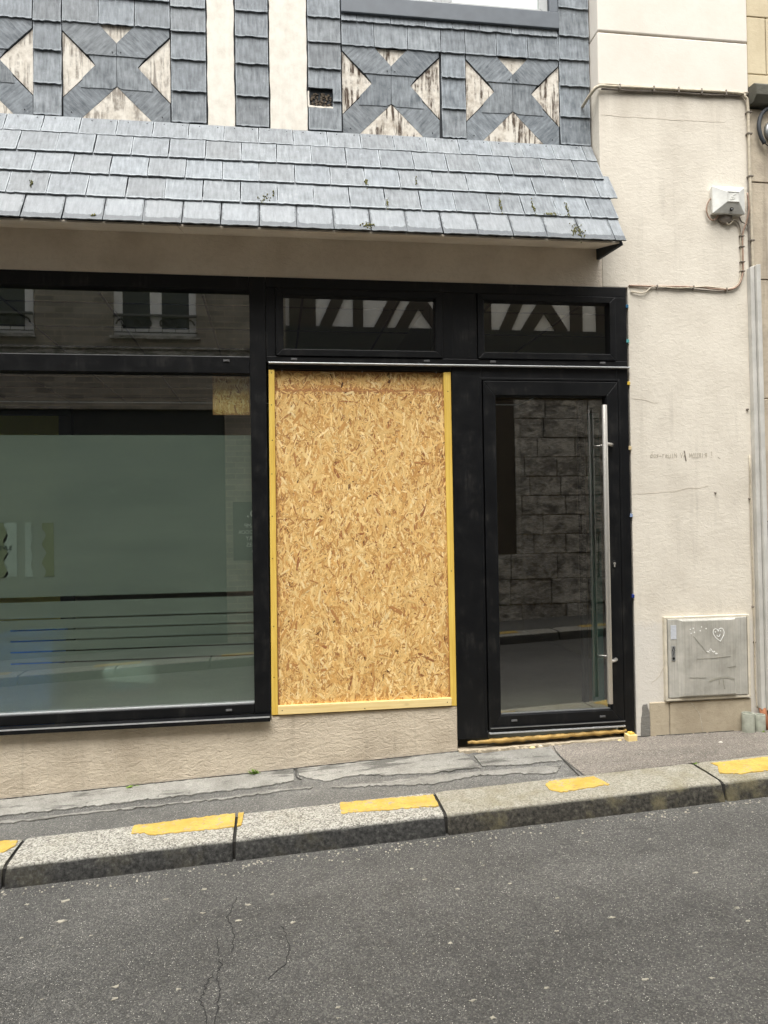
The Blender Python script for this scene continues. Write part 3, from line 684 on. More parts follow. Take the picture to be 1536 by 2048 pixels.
# moss in the joints
ms = MB()
def moss(x, t, n, sx, st):
    for _ in range(n):
        u = rnd.gauss(0, sx); w = rnd.gauss(0, st); s = rnd.uniform(.0018, .0048)
        o = A0+DN*((t+w)*SL)+NN*.021
        ms.lathe([(s, .003), (s*.8, -.002), (s*.2, -.004)], (x+u, o.y, o.z), 5, 'y')
for x, t, n, sx, st in ((.57, .54, 26, .004, .02), (.68, .74, 22, .003, .022), (-.02, .745, 34, .014, .02), (1.36, .72, 30, .004, .035), (1.56, .72, 32, .004, .035), (1.77, .72, 30, .004, .035), (.87, .5, 10, .003, .02), (1.66, .775, 40, .03, .006), (1.79, .93, 70, .022, .035), (.55, .955, 40, .02, .012), (-1.27, .7, 14, .004, .02), (-.92, .97, 10, .006, .005), (.03, .68, 10, .003, .02)): moss(x, t, n, sx, st)
stuff(ms.build('moss', MAT['moss'], roof))
# soffit boards, end bracket
sf = MB()
e = E0-NN*.008-Vector((0, .016, 0))
def soffit(x0, x1):
    b = MB(); zs0, zs1 = 3.127, 3.212
    b.add([(x0, e.y+.02, zs0), (x1, e.y+.02, zs0), (x1, .0, zs1), (x0, .0, zs1), (x0, e.y+.02, zs0+.012), (x1, e.y+.02, zs0+.012), (x1, .0, zs1+.012), (x0, .0, zs1+.012)], [(0, 3, 2, 1), (4, 5, 6, 7), (0, 1, 5, 4), (1, 2, 6, 5), (2, 3, 7, 6), (3, 0, 4, 7)])
    b.build('soffit_board', MAT['band'], roof, bevel=.002)
for a, b in ((-6, -3.2), (-3.197, -.49), (-.487, 1.3), (1.303, 2.0485)): soffit(a, b)
br = MB(); br.add([(2.05, -.33, 3.120), (2.074, -.33, 3.120), (2.074, .0, 3.145), (2.05, .0, 3.145), (2.05, -.325, 3.13), (2.074, -.325, 3.13), (2.074, .0, 3.68), (2.05, .0, 3.68)], [(0, 3, 2, 1), (4, 5, 6, 7), (0, 1, 5, 4), (1, 2, 6, 5), (2, 3, 7, 6), (3, 0, 4, 7)])
br.build('end_bracket', MAT['slate_back'], roof, bevel=.002)

# --- upper window
uw = MB(); uw.box(.462, 1.873, .092, .18, 4.668, 4.775)
uw.box(1.812, 1.868, .098, .18, 4.777, 6.1); uw.box(.466, .522, .098, .18, 4.777, 6.1)
upper = uw.build('upper_window', MAT['sill_board'], shop, bevel=.004)
for a, b in ((.526, 1.105), (1.118, 1.808)):
    MB().ring(a, b, 4.778, 6.08, .055, .125, .17, .028).build('sash', MAT['sash'], upper, bevel=.003)
    MB().box(a+.05, b-.05, .142, .15, 4.80, 6.03).build('pane', MAT['glass_plain'], upper)
    MB().box(a+.03, b-.03, .165, .172, 4.781, 6.05).build('curtain', MAT['white'], upper)
MB().box(1.104, 1.119, .118, .17, 4.777, 6.08).build('meeting_stile', MAT['sash'], upper)

# ------------------------------------------------------------------ shopfront
def cap(x, z, y, parent):
    b = MB(); b.box(x-.018, x+.018, y-.006, y, z-.006, z+.007); b.box(x-.014, x+.014, y-.0075, y-.005, z-.003, z+.001)
    b.build('drain_cap', MAT['cap'], parent, bevel=.0015)
FB = MAT['frame']
# large window
w = MB()
w.box(-3.05, -.121, -.004, .08, 2.888, 2.971); w.box(-3.05, -.121, -.004, .08, 2.396, 2.494); w.box(-3.05, -.121, -.003, .08, .392, .449)
w.box(-.120, -.026, -.006, .09, .392, 2.971); w.box(-3.15, -3.05, -.006, .09, .392, 2.971)
w.box(-6, -3.152, -.006, .09, .392, 2.971)
win = w.build('shop_window', FB, shop, bevel=.003)
MB().box(-3.05, -.121, .045, .053, 2.494, 2.888).build('pane', MAT['glass'], win)
MB().box(-3.05, -.121, .045, .053, .449, 2.396).build('pane', MAT['glass'], win)
MB().box(-3.05, -.1215, .015, .045, 2.4945, 2.5).build('glazing_bead', MAT['alu_dull'], win)
MB().box(-3.05, -.1215, .012, .045, .4495, .4545).build('glazing_bead', MAT['alu'], win)
s = MB(); s.add([(-6, -.045, .352), (-.03, -.045, .352), (-.03, .06, .352), (-6, .06, .352), (-6, -.045, .381), (-.03, -.045, .381), (-.03, .0, .391), (-6, .0, .391)], [(0, 3, 2, 1), (0, 1, 5, 4), (4, 5, 6, 7), (1, 2, 6, 5), (0, 4, 7, 3)])
s.build('sill', FB, win, bevel=.002)
MB().box(-6, -.031, -.0475, -.0452, .3755, .3835).build('sill_edge', MAT['alu'], win)
cap(-.256, 2.468, -.004, win); cap(-.268, .42, -.003, win)
fm = MB()
FX0, FX1, f0, f1 = -3.05, -.122, .058, .0592
fm.box(FX0, FX1, f0, f1, 1.107, 2.037)
for z0, z1 in ((.984, 1.078), (.921, .976), (.859, .9135), (.797, .8515), (.732, .7895), (.452, .7245)): fm.box(-1.372 if z0 > .98 else -1.49, FX1, f0, f1, z0, z1)
fm.box(FX0, -1.372, f0, f1, .984, 1.078); fm.box(FX0, -1.49, f0, f1, .452, .976)
fm.build('frosted_film', MAT['film'], win)
# transom lights
def transom(x0, x1, gx0, gx1):
    b = MB(); b.ring(x0, x1, 2.503, 2.906, .04, -.016, .06)
    t = b.build('transom_window', FB, shop, bevel=.003)
    MB().ring(gx0-.006, gx1+.006, 2.537, 2.873, .008, -.008, .04).build('glazing_bead', FB, t, bevel=.002)
    MB().box(gx0-.002, gx1+.002, .024, .032, 2.54, 2.87).build('pane', MAT['glass'], t)
    return t
tf = MB(); tf.box(-.024, 2.243, -.006, .09, 2.908, 2.9715); tf.box(-.024, 2.243, -.006, .09, 2.462, 2.501)
tf.box(-.024, .0325, -.0055, .09, 2.5015, 2.9075); tf.box(1.0465, 1.265, -.0055, .09, 2.5015, 2.9075); tf.box(2.1665, 2.243, -.0055, .09, 2.5015, 2.9075)
tfr = tf.build('transom_frame', FB, shop, bevel=.003)
t1 = transom(.034, 1.045, .078, 1.003); t2 = transom(1.267, 2.165, 1.3, 2.13)
cap(.139, 2.483, -.006, tfr); cap(.944, 2.483, -.006, tfr); cap(1.36, 2.485, -.006, tfr); cap(2.075, 2.487, -.006, tfr)
b = MB(); b.box(-.012, 2.25, -.034, .02, 2.4525, 2.4605); b.build('drip_bar', MAT['alu'], tfr, bevel=.002)
b = MB(); b.box(-.012, 1.096, .0, .09, 2.424, 2.4515); b.build('head_rail', FB, tfr, bevel=.002)
seam = MB()
for x in (1.11, 1.21): seam.box(x-.001, x+.001, -.0062, .0, 2.51, 2.9)
seam.build('seam', MAT['dark'], tfr)
# door
df = MB()
df.box(1.098, 1.288, -.006, .09, .172, 2.4515); df.box(2.172, 2.243, -.006, .09, .125, 2.4515); df.box(1.2885, 2.1715, -.0055, .09, 2.372, 2.4515)
door = df.build('door', FB, shop, bevel=.003)
st = MB(); st.ring(1.272, 2.188, .20, 2.386, .014, -.0085, .0); st.build('door_stop', FB, door, bevel=.002)
lf = MB(); lf.ring(1.294, 2.168, .214, 2.366, .075, -.014, .06, .09, .088); leaf = lf.build('door_leaf', FB, door, bevel=.003)
MB().ring(1.366, 2.096, .30, 2.281, .008, -.004, .04, .008, .008).build('glazing_bead', FB, door, bevel=.002)
MB().box(1.370, 2.092, .022, .030, .304, 2.277).build('pane', MAT['glass'], door)
b = MB(); b.box(1.296, 2.166, -.034, -.0145, .232, .240); b.box(1.296, 2.166, -.030, -.0145, .217, .2315); b.build('drip_rail', FB, door, bevel=.002)
MB().box(1.297, 2.165, -.0352, -.0342, .2335, .2395).build('drip_edge', MAT['alu_dull'], door)
MB().box(1.292, 2.170, -.030, .05, .199, .209).build('threshold', MAT['alu'], door, bevel=.002)
MB().box(1.374, 2.088, .005, .021, .3085, .313).build('bead_edge', MAT['alu_dull'], door)
cap(1.453, .272, -.014, door); cap(2.025, .268, -.014, door)
h = MB(); h.tube([(2.047, -.082, 2.21), (2.047, -.082, .362)], .0165, 20); hd = h.build('pull_handle', MAT['steel'], door, smooth=True, bevel=.0015)
for z in (1.972, .622):
    p = MB(); p.tube([(2.047, -.078, z), (2.08, -.06, z-.002), (2.108, -.035, z-.003), (2.122, -.012, z-.003)], [.009, .010, .0115, .012], 14); p.build('handle_mount', MAT['steel'], door, smooth=True)
lk = MB(); lk.prism([(2.123+.017*math.cos(a)*(1 if math.sin(a) > 0 else .9), 1.218+(.024*math.sin(a))) for a in [2*math.pi*k/20 for k in range(20)]], -.018, -.0135); lk.build('lock_rose', FB, door, bevel=.002)
ly = MB(); ly.lathe([(.008, -.018), (.008, -.021)], (2.123, 0, 1.223), 14, 'y'); ly.box(2.119, 2.127, -.0205, -.017, 1.200, 1.221); ly.build('lock_cylinder', MAT['steel'], door)
# gap beside the frame
MB().box(2.2435, 2.2565, .03, .1, .12, 2.971).build('foam_gap', MAT['mortar_dark'], shop)

# ------------------------------------------------------------------ interior behind the glass
structure(MB().box(-6, 3.05, .3, 4.6, .0, .14).build('interior_floor', MAT['room_floor']))
ic = MB().box(-6, 3.05, .1, 4.6, 2.94, 2.9715).build('interior_ceiling', MAT['room_ceiling']); structure(ic)
cj = MB()
for k in range(14): cj.box(-6+.62*k, -5.985+.62*k, .3, 4.6, 2.934, 2.9405)
for k in range(7): cj.box(-6, 3.05, .5+.62*k, .515+.62*k, 2.9345, 2.9405)
cj.build('ceiling_joint', MAT['charcoal'], ic)
structure(MB().box(-6, 3.05, 4.6, 4.7, .0, 2.9395).build('interior_wall_back', MAT['room']))
structure(MB().box(3.05, 3.1, .3, 4.6, .0, 2.9395).build('interior_wall_right', MAT['room']))
structure(MB().box(-6.1, -6, .3, 4.6, .0, 2.9395).build('interior_wall_left', MAT['ochre']))
structure(MB().box(1.03, 1.13, .3, 3.0, .14, 2.935).build('interior_partition', MAT['charcoal']))
pt = thing('glazed_partition', 'dark framed partition with ochre panels inside the room behind the large window', 'partition', (-2, 2, .14))
pf = MB(); pf.box(-3.6, -1.62, 1.98, 2.06, 2.42, 2.5); pf.box(-1.72, -1.62, 1.98, 2.06, .14, 2.42); pf.box(-3.6, -3.5, 1.98, 2.06, .14, 2.42); pf.build('frame', MAT['charcoal'], pt, bevel=.004)
MB().box(-3.5, -1.72, 2.01, 2.03, .14, 2.42).build('panel', MAT['ochre'], pt)
tp = thing('teal_panel', 'narrow teal panel standing inside behind the glass of the door', 'panel', (2.45, .9, .14))
MB().box(2.36, 2.44, .88, .92, .14, 2.3).build('sheet', MAT['teal'], tp, bevel=.003)
MB().box(2.28, 2.315, .87, .93, .14, 2.4).build('post', MAT['charcoal'], tp, bevel=.003)
# blue bin behind the film
bn = thing('blue_bin', 'blue plastic bin standing behind the frosted film of the large window', 'bin', (-1.43, .235, .14))
b = MB()
def frus(b, c, w0, d0, w1, d1, z0, z1):
    b.add([(c[0]-w0, c[1]-d0, z0), (c[0]+w0, c[1]-d0, z0), (c[0]+w0, c[1]+d0, z0), (c[0]-w0, c[1]+d0, z0), (c[0]-w1, c[1]-d1, z1), (c[0]+w1, c[1]-d1, z1), (c[0]+w1, c[1]+d1, z1), (c[0]-w1, c[1]+d1, z1)], [(0, 3, 2, 1), (0, 1, 5, 4), (1, 2, 6, 5), (2, 3, 7, 6), (3, 0, 4, 7)])
frus(b, (-1.43, .235), .13, .12, .165, .15, .14, .86); b.build('tub', MAT['blue'], bn, bevel=.01)
MB().ring(-1.6, -1.26, .855, .885, .006, .08, .39).build('rim', MAT['blue'], bn, bevel=.003)
tb = thing('paper_pile', 'pile of white papers on blue and pink folders behind the frosted film', 'papers', (-.88, .4, .5))
MB().box(-.95, -.755, .1, .34, .5, .545).build('folder', MAT['paper_pink'], tb, bevel=.003)
MB().box(-.945, -.745, .095, .34, .547, .575).build('folder', MAT['paper_blue'], tb, bevel=.003)
b = MB(); b.add([(-.975, .085, .60), (-.71, .085, .578), (-.71, .36, .578), (-.975, .36, .60), (-1.0, .085, .655), (-.78, .085, .665), (-.76, .34, .665), (-1.01, .34, .66)], [(0, 3, 2, 1), (4, 5, 6, 7), (0, 1, 5, 4), (1, 2, 6, 5), (2, 3, 7, 6), (3, 0, 4, 7)])
b.build('sheets', MAT['paper'], tb, bevel=.004)
bt = thing('display_bench', 'low pale bench along the inside of the large window', 'bench', (-1, .45, .14))
MB().box(-1.2, -.2, .09, .7, .46, .5).build('top', MAT['room_floor'], bt, bevel=.004)
for x in (-1.15, -.3): MB().box(x-.03, x+.03, .45, .51, .14, .46).build('leg', MAT['charcoal'], bt)
# torn notices on the inside of the glass
def wavy(x0, x1, z0, z1, side, amp):
    L = []; n = 16
    for k in range(n+1): L.append((x1+amp*math.sin(k*1.15+side)+rnd.uniform(-.003, .003), z0+(z1-z0)*k/n))
    return [(x0, z1), (x0, z0)]+L
def notice(name, label, pieces):
    t = thing(name, label, 'notice', (pieces[0][1][0][0], .056, 1.22))
    for nm, pts, mt in pieces: MB().prism(pts, .0562, .0572).build(nm, MAT[mt], t)
mir = lambda P, c: [(2*c-x, z) for x, z in P]
notice('torn_notice', 'torn pale notice with dark lettering stuck at the far left of the large window', [('sheet', wavy(-1.66, -1.51, 1.222, 1.536, 0, .012), 'poster_olive'), ('margin', mir(wavy(-1.546, -1.484, 1.222, 1.536, 2, .012), -1.498), 'poster')])
notice('torn_strip', 'narrow torn white paper strip on the glass left of the centre', [('sheet', wavy(-1.406, -1.369, 1.221, 1.535, 1, .006), 'poster')])
notice('torn_poster', 'olive torn poster right of the narrow white strip on the window', [('sheet', mir(wavy(-1.345, -1.29, 1.222, 1.532, 3, .012), -1.297), 'poster_olive')])
def text(body, size, loc, rot, mat, parent, name='lettering', align='CENTER', ext=.001):
    c = bpy.data.curves.new(name, 'FONT'); c.body = body; c.size = size; c.align_x = align; c.extrude = ext; c.materials.append(mat)
    tmp = bpy.data.objects.new(name, c); me = bpy.data.meshes.new_from_object(tmp); bpy.data.objects.remove(tmp)
    me.transform(Matrix.Translation(Vector(loc))@Euler(rot).to_matrix().to_4x4())
    o = bpy.data.objects.new(name, me); COL.objects.link(o)
    if parent: adopt(o, parent)
    return o
nt = bpy.data.objects['torn_notice']
text('EVLE', .034, (-1.475, .0555, 1.38), (R(90), 0, 0), MAT['poster_dark'], nt, align='RIGHT')

# ------------------------------------------------------------------ boarding
def flakes(x0, x1, z0, z1, y, n, seed, dark=1.):
    r = random.Random(seed); V = []; F = []; UV = []; C = []
    pal = [lin(221, 181, 116), lin(236, 202, 140), lin(208, 162, 98), lin(228, 190, 126), lin(194, 146, 86), lin(240, 212, 158), lin(176, 126, 76), lin(150, 100, 62)]
    wts = [22, 18, 20, 20, 14, 9, 6, 2.0]
    for i in range(n):
        big = 1-i/n
        L = min(.17, max(.012, r.lognormvariate(math.log(.034), .55)))*(.55+.9*big); w = max(.0018, min(L*r.uniform(.05, .25), .024))
        if r.random() < .04: L = r.uniform(.05, .13); w = r.uniform(.005, .018)
        a = r.gauss(math.pi/2, .55) if r.random() < .62 else r.uniform(0, math.pi)
        cx, cz = r.uniform(x0, x1), r.uniform(z0, z1); ca, sa = math.cos(a), math.sin(a)
        c = r.choices(pal, wts)[0]
        if r.random() < .012: c = lin(92, 62, 40); L *= .45; w *= .8
        k = r.uniform(.9, 1.1)*dark; c = tuple(min(1, q*k*w_) for q, w_ in zip(c[:3], (1.02, 1.02, .98)))+(1,)
        yy = y-.0002-.0016*(i/n)-r.uniform(0, .0003); ty = r.uniform(-.0006, .0006); o = len(V)
        sh = [(-.5, -.5*r.uniform(.1, .8)), (-.2*r.random(), -.5), (.35, -.5), (.5, -.4*r.random()), (.5, .5*r.uniform(.2, 1)), (.1, .5), (-.45, .5*r.uniform(.5, 1))]
        if any(not (x0 < cx+u*L*ca-v*w*sa < x1 and z0 < cz+u*L*sa+v*w*ca < z1) for u, v in sh): continue
        for u, v in sh:
            V.append((cx+u*L*ca-v*w*sa, yy+ty*u*2, cz+u*L*sa+v*w*ca)); UV.append((u*L+i*.37, v*w+i*.013)); C.append(c)
        F.append(tuple(range(o, o+7)))
    me = bpy.data.meshes.new('strands'); me.from_pydata(V, [], F)
    uvl = me.uv_layers.new(name='UV'); ca_ = me.color_attributes.new('Col', 'FLOAT_COLOR', 'POINT')
    for i, c in enumerate(C): ca_.data[i].color = c
    for lp in me.loops: uvl.data[lp.index].uv = UV[lp.vertex_index]
    me.materials.append(MAT['osb']); me.update()
    return me
def osb(x0, x1, z0, z1, y0, y1, n, seed, parent, dark=1.):
    bd = MB().box(x0, x1, y0, y1, z0, z1).build('board', MAT['osb_base'], parent)
    o = bpy.data.objects.new('strands', flakes(x0+.001, x1-.001, z0+.001, z1-.001, y0, n, seed, dark)); COL.objects.link(o); o['kind'] = 'stuff'; adopt(o, bd)
    return bd
ob = thing('window_boarding', 'strand board panel closing the opening beside the door', 'board', (.53, .03, .376))
osb(.018, 1.058, .40, 2.302, .012, .028, 22000, 3, ob)
osb(.018, 1.058, 2.302, 2.4205, .030, .046, 1300, 5, ob, .93)  # top strip: shade under the overhang put into a darker strand colour
def batten(name, pts, mat, y0, y1):
    return MB().prism(pts, y0, y1).build(name, MAT[mat], ob, bevel=.0025)
batten('batten', [(-.022, .378), (.0155, .378), (.0225, 2.419), (-.012, 2.419)], 'batten', -.006, .04)
batten('batten', [(1.060, .378), (1.096, .378), (1.094, 2.419), (1.049, 2.419)], 'batten', -.002, .05)
batten('bottom_batten', [(.016, .379), (1.062, .382), (1.063, .429), (.015, .432)], 'batten_pale', -.014, .026)
sc = MB()
for x, z, y in ((.005, 2.40, -.006), (.003, 2.21, -.006), (.004, 2.0, -.006), (-.001, 1.8, -.006), (-.002, 1.55, -.006), (-.004, 1.3, -.006), (-.002, .9, -.006), (-.005, .6, -.006), (.04, .405, -.014), (1.035, .405, -.014), (.53, .392, -.014), (1.074, 2.3, -.002), (1.077, 1.2, -.002)): MB().lathe([(.0035, y+.0004), (.003, y-.001)], (x, 0, z), 8, 'y').build('screw_head', MAT['dark'], ob)
hk = MB()
for x in (.067, .548, 1.005): MB().tube([(x, .01, 2.4225), (x, .008, 2.412)], .0018, 6).build('hook', MAT['alu'], ob)
op = thing('board_offcut', 'small square strand board offcut behind the top corner of the large window', 'board', (-.24, .1, 2.16))
osb(-.345, -.127, 2.162, 2.394, .085, .1, 900, 9, op, .85)

# ------------------------------------------------------------------ small things on and beside the wall
# gas cabinet
gc = thing('gas_cabinet', 'grey ribbed utility cabinet with chalked heart set in the foot of the cream pillar', 'cabinet', (2.74, 0, .34))
MB().ring(2.445, 3.03, .343, .874, .017, -.026, .04).build('rim', MAT['cabinet_rim'], gc, bevel=.003)
MB().box(2.455, 3.02, -.016, .03, .352, .866).build('recess', MAT['dark'], gc)
dr = MB(); dr.box(2.465, 3.008, -.030, -.017, .361, .862); cd = dr.build('cabinet_door', MAT['cabinet'], gc, bevel=.006)
ds = MB(); ds.add([(2.532, -.0305, .366), (2.925, -.0305, .366), (2.925, -.0305, .858), (2.532, -.0305, .858), (2.556, -.042, .372), (2.918, -.042, .372), (2.918, -.042, .848), (2.556, -.042, .848)], [(4, 5, 6, 7), (0, 1, 5, 4), (1, 2, 6, 5), (2, 3, 7, 6), (3, 0, 4, 7)]); ds.build('raised_field', MAT['cabinet'], gc, bevel=.003)
rbm = MB()
for k in range(44):
    x = 2.562+.008*k; rbm.box(x, x+.0035, -.0432, -.042, .378, .843)
stuff(rbm.build('ribs', MAT['cabinet'], gc))
MB().box(2.483, 2.521, -.032, -.030, .734, .822).build('label', MAT['label'], gc)
MB().box(2.486, 2.511, -.033, -.030, .596, .692).build('lock_plate', MAT['alu_dull'], gc, bevel=.001)
b = MB(); b.lathe([(.0085, -.0332), (.008, -.0345)], (2.499, 0, .613), 14, 'y'); b.build('keyhole', MAT['dark'], gc)
b = MB(); b.ribbon([(2.490, .66), (2.499, .688), (2.508, .66)], .0022, -.033); b.ribbon([(2.496, .634), (2.5, .65), (2.5, .66)], .0018, -.033); b.build('lock_mark', MAT['dark'], gc)
hy = -.0435
b = MB()
hp = [(2.800, .776), (2.793, .789), (2.780, .793), (2.768, .787), (2.764, .772), (2.769, .755), (2.785, .733), (2.813, .712), (2.824, .730), (2.837, .752), (2.840, .770), (2.833, .789), (2.820, .796), (2.806, .791), (2.800, .776)]
b.ribbon(hp, .0042, hy).build('chalk_heart', MAT['white_mark'], gc); MB().ribbon([(2.79, .751), (2.797, .743), (2.806, .744), (2.812, .758)], .004, hy).build('chalk_smile', MAT['white_mark'], gc)
for x, z in ((2.781, .772), (2.815, .778), (2.610, .794), (2.630, .800), (2.614, .769), (2.637, .775), (2.686, .807), (2.677, .783), (2.717, .795)): MB().lathe([(.0042, hy+.001), (.0036, hy-.001)], (x, 0, z), 8, 'y').build('chalk_dot', MAT['white_mark'], gc)
b = MB()
for q in range(9): x, z = 2.72+q*.008, .66-abs(q-3)*.004+rnd.uniform(-.008, .008); b.ribbon([(x, z), (x+.006, z-.006)], .005, hy)
b.build('chalk_scribble', MAT['white_mark'], gc)
b = MB(); b.ribbon([(2.735, .462), (2.77, .476), (2.82, .482), (2.86, .482), (2.9, .468)], .012, hy); b.ribbon([(2.826, .48), (2.83, .44), (2.836, .41)], .008, hy); b.ribbon([(2.80, .474), (2.80, .44)], .009, hy); b.ribbon([(2.65, .606), (2.75, .607), (2.88, .614)], .003, hy); b.ribbon([(2.86, .544), (2.915, .552)], .003, hy); b.ribbon([(2.60, .49), (2.71, .485)], .003, hy); b.ribbon([(2.63, .75), (2.69, .68), (2.72, .64)], .003, hy)
b.build('smear', simple('grey_smear', lin(146, 144, 133), .8, .1), gc)
# alarm box
al = thing('alarm_box', 'white weathered alarm siren box with pyramid cover high on the cream pillar', 'alarm', (2.94, 0, 3.45))
b = MB(); x0, x1, z0, z1 = 2.822, 3.048, 3.455, 3.632
b.add([(x0+.012, 0, z0+.006), (x1-.008, 0, z0+.006), (x1-.008, 0, z1-.004), (x0+.012, 0, z1-.004), (x0, -.048, z0), (x1, -.048, z0), (x1, -.048, z1), (x0, -.048, z1), (2.908, -.082, 3.522), (2.985, -.082, 3.522), (2.985, -.082, 3.584), (2.908, -.082, 3.584)],
    [(4, 5, 9, 8), (5, 6, 10, 9), (6, 7, 11, 10), (7, 4, 8, 11), (8, 9, 10, 11), (0, 1, 5, 4), (1, 2, 6, 5), (2, 3, 7, 6), (3, 0, 4, 7)])
b.build('cover', MAT['alarm'], al, bevel=.003)
b = MB(); b.ring(2.906, 2.987, 3.52, 3.586, .004, -.085, -.08); b.ribbon([(2.965, 3.572), (2.945, 3.562), (2.935, 3.552), (2.958, 3.55), (2.95, 3.54), (2.925, 3.535)], .005, -.082, .002); b.build('emblem', MAT['alarm'], al)
b = MB(); b.lathe([(.012, -.058), (.012, -.066)], (2.945, 0, 3.481), 16, 'y'); b.build('screw_cover', MAT['dark'], al)
b = MB(); b.lathe([(.006, -.066), (.005, -.068)], (2.945, 0, 3.481), 10, 'y'); b.build('screw', MAT['alu_dull'], al)
b = MB(); b.lathe([(.05, 0), (.045, -.02), (.02, -.03)], (2.93, -.002, 3.45), 16, 'y'); b.build('cable_gland', MAT['cable_dark'], al)
# cables
ch = thing('upper_cable_run', 'painted cables crossing the cream pillar above and running down its right edge', 'cable', (2.6, 0, 4.25))
b = MB(); b.tube(bez([(2.02, .10, 4.17), (2.035, .02, 4.20), (2.075, -.025, 4.237), (2.19, -.022, 4.246), (2.6, -.018, 4.257), (3.03, -.018, 4.262), (3.085, -.018, 4.24), (3.105, -.018, 4.17), (3.108, -.018, 3.75), (3.114, -.018, 3.2), (3.114, -.018, 3.08)]), .0095, 10); b.build('conduit', MAT['cable'], ch, smooth=True)
b = MB(); b.tube(bez([(2.10, -.018, 4.228), (2.35, -.014, 4.232), (2.6, -.012, 4.241), (2.8, -.014, 4.24), (3.0, -.012, 4.248), (3.06, -.012, 4.246)]), .006, 8); b.build('cable', MAT['cable_dark'], ch, smooth=True)
b = MB(); b.tube(bez([(2.03, .06, 4.19), (2.08, -.018, 4.252), (2.3, -.012, 4.264), (2.6, -.01, 4.27), (2.9, -.011, 4.272), (3.04, -.011, 4.274), (3.117, -.008, 4.276)]), .0045, 8); b.build('cable', MAT['cable'], ch, smooth=True)
b = MB(); b.tube(bez([(3.117, -.012, 3.9), (3.10, -.012, 3.6), (3.098, -.012, 3.3), (3.10, -.012, 3.12)]), .006, 8); b.build('cable', MAT['cable_dark'], ch, smooth=True)
b = MB()
for x, z in ((2.22, 4.25), (2.45, 4.252), (2.62, 4.256), (2.78, 4.258), (2.95, 4.26)): MB().box(x-.004, x+.004, -.031, 0, z-.022, z+.014).build('clip', MAT['cable_dark'], ch, bevel=.002)
for z in (4.14, 4.0, 3.72, 3.3): MB().box(3.094, 3.128, -.030, 0, z-.005, z+.005).build('clip', MAT['cable_dark'], ch, bevel=.002)
cl = thing('lower_cable_run', 'thin drooping cables between the alarm box and the top corner of the shopfront', 'cable', (2.6, 0, 2.97))
P = [(2.262, -.006, 2.985), (2.45, -.010, 2.983), (2.70, -.010, 2.987), (2.93, -.012, 2.976), (3.01, -.012, 3.005), (3.045, -.012, 3.08), (3.05, -.012, 3.2), (3.052, -.012, 3.34), (3.075, -.02, 3.42), (3.085, -.035, 3.5), (3.072, -.04, 3.6)]
b = MB(); b.tube(bez(P), .0055, 8); b.build('cable', MAT['cable_brown'], cl, smooth=True)
b = MB(); b.tube(bez([(2.275, -.006, 2.945), (2.32, -.012, 2.938), (2.37, -.012, 2.942), (2.43, -.012, 2.98), (2.6, -.014, 2.975), (2.78, -.014, 2.99), (2.87, -.012, 2.985), (2.96, -.01, 2.985), (3.02, -.01, 3.03), (3.038, -.01, 3.15), (3.036, -.01, 3.35), (3.02, -.015, 3.41), (2.99, -.02, 3.43), (2.965, -.02, 3.405), (2.94, -.02, 3.40), (2.93, -.02, 3.45)]), .0042, 8); b.build('cable', MAT['cable'], cl, smooth=True)
b = MB(); b.tube(bez([(2.46, -.008, 2.972), (2.7, -.008, 2.972), (2.9, -.008, 2.965), (2.99, -.008, 2.985)]), .004, 8); b.build('cable', MAT['cable_dark'], cl, smooth=True)
b = MB(); b.tube(bez([(3.046, -.012, 3.3), (3.03, -.014, 3.39), (3.0, -.02, 3.425), (2.96, -.02, 3.42), (2.95, -.03, 3.45)]), .004, 8); b.tube(bez([(3.02, -.025, 3.45), (3.04, -.02, 3.42), (3.08, -.015, 3.405), (3.10, -.012, 3.37)]), .004, 8); b.build('cable', MAT['cable_dark'], cl, smooth=True)
b = MB(); b.tube(bez([(2.838, -.02, 3.575), (2.808, -.018, 3.53), (2.800, -.016, 3.48), (2.822, -.016, 3.43), (2.855, -.02, 3.425), (2.875, -.025, 3.455)]), .0045, 8); b.build('cable', MAT['cable_brown'], cl, smooth=True)
b = MB()
for x, z in ((2.45, 2.98), (2.70, 2.983), (2.93, 2.976)): MB().box(x-.003, x+.003, -.02, 0, z-.016, z+.012).build('clip', MAT['cable_dark'], cl, bevel=.001)
for z in (3.16, 3.26, 3.33, 3.1): MB().box(3.030, 3.062, -.02, 0, z-.003, z+.003).build('clip', MAT['cable_dark'], cl, bevel=.001)
# trunking, stubs
tr = thing('cable_trunking', 'tall grey plastic trunking at the right edge of the cream pillar', 'trunking', (3.12, 0, .26))
b = MB(); b.prism([(3.092, .262), (3.122, .262), (3.110, 3.128), (3.082, 3.118)], -.040, .0); b.build('channel', MAT['trunk'], tr, bevel=.003)
b = MB(); b.prism([(3.124, .256), (3.154, .254), (3.142, 3.134), (3.112, 3.13)], -.060, .0); b.build('cover', MAT['trunk'], tr, bevel=.004)
b = MB(); b.tube(bez([(3.068, -.008, 1.9), (3.066, -.012, 1.4), (3.072, -.01, .9), (3.07, -.012, .4), (3.075, -.02, .27)]), .0045, 8); b.build('cable', MAT['cable'], tr, smooth=True)
b = MB()
for z, x in ((2.2, 3.062), (1.62, 3.063), (.92, 3.07), (.69, 3.074)): MB().lathe([(.008, 0), (.007, -.012), (.003, -.015)], (x, 0, z), 8, 'y').build('fixing', MAT['cable_dark'], tr)
def stub(x, r, z1, label, mat, nm='pipe_stub'):
    t = thing(nm, label, 'pipe', (x, -.055, .12)); b = MB()
    b.lathe([(r, .06), (r*1.02, .13), (r, z1), (r*.82, z1), (r*.8, z1-.05)], (x, -.055, 0), 20); b.build('tube', mat, t, smooth=True, bevel=.002)
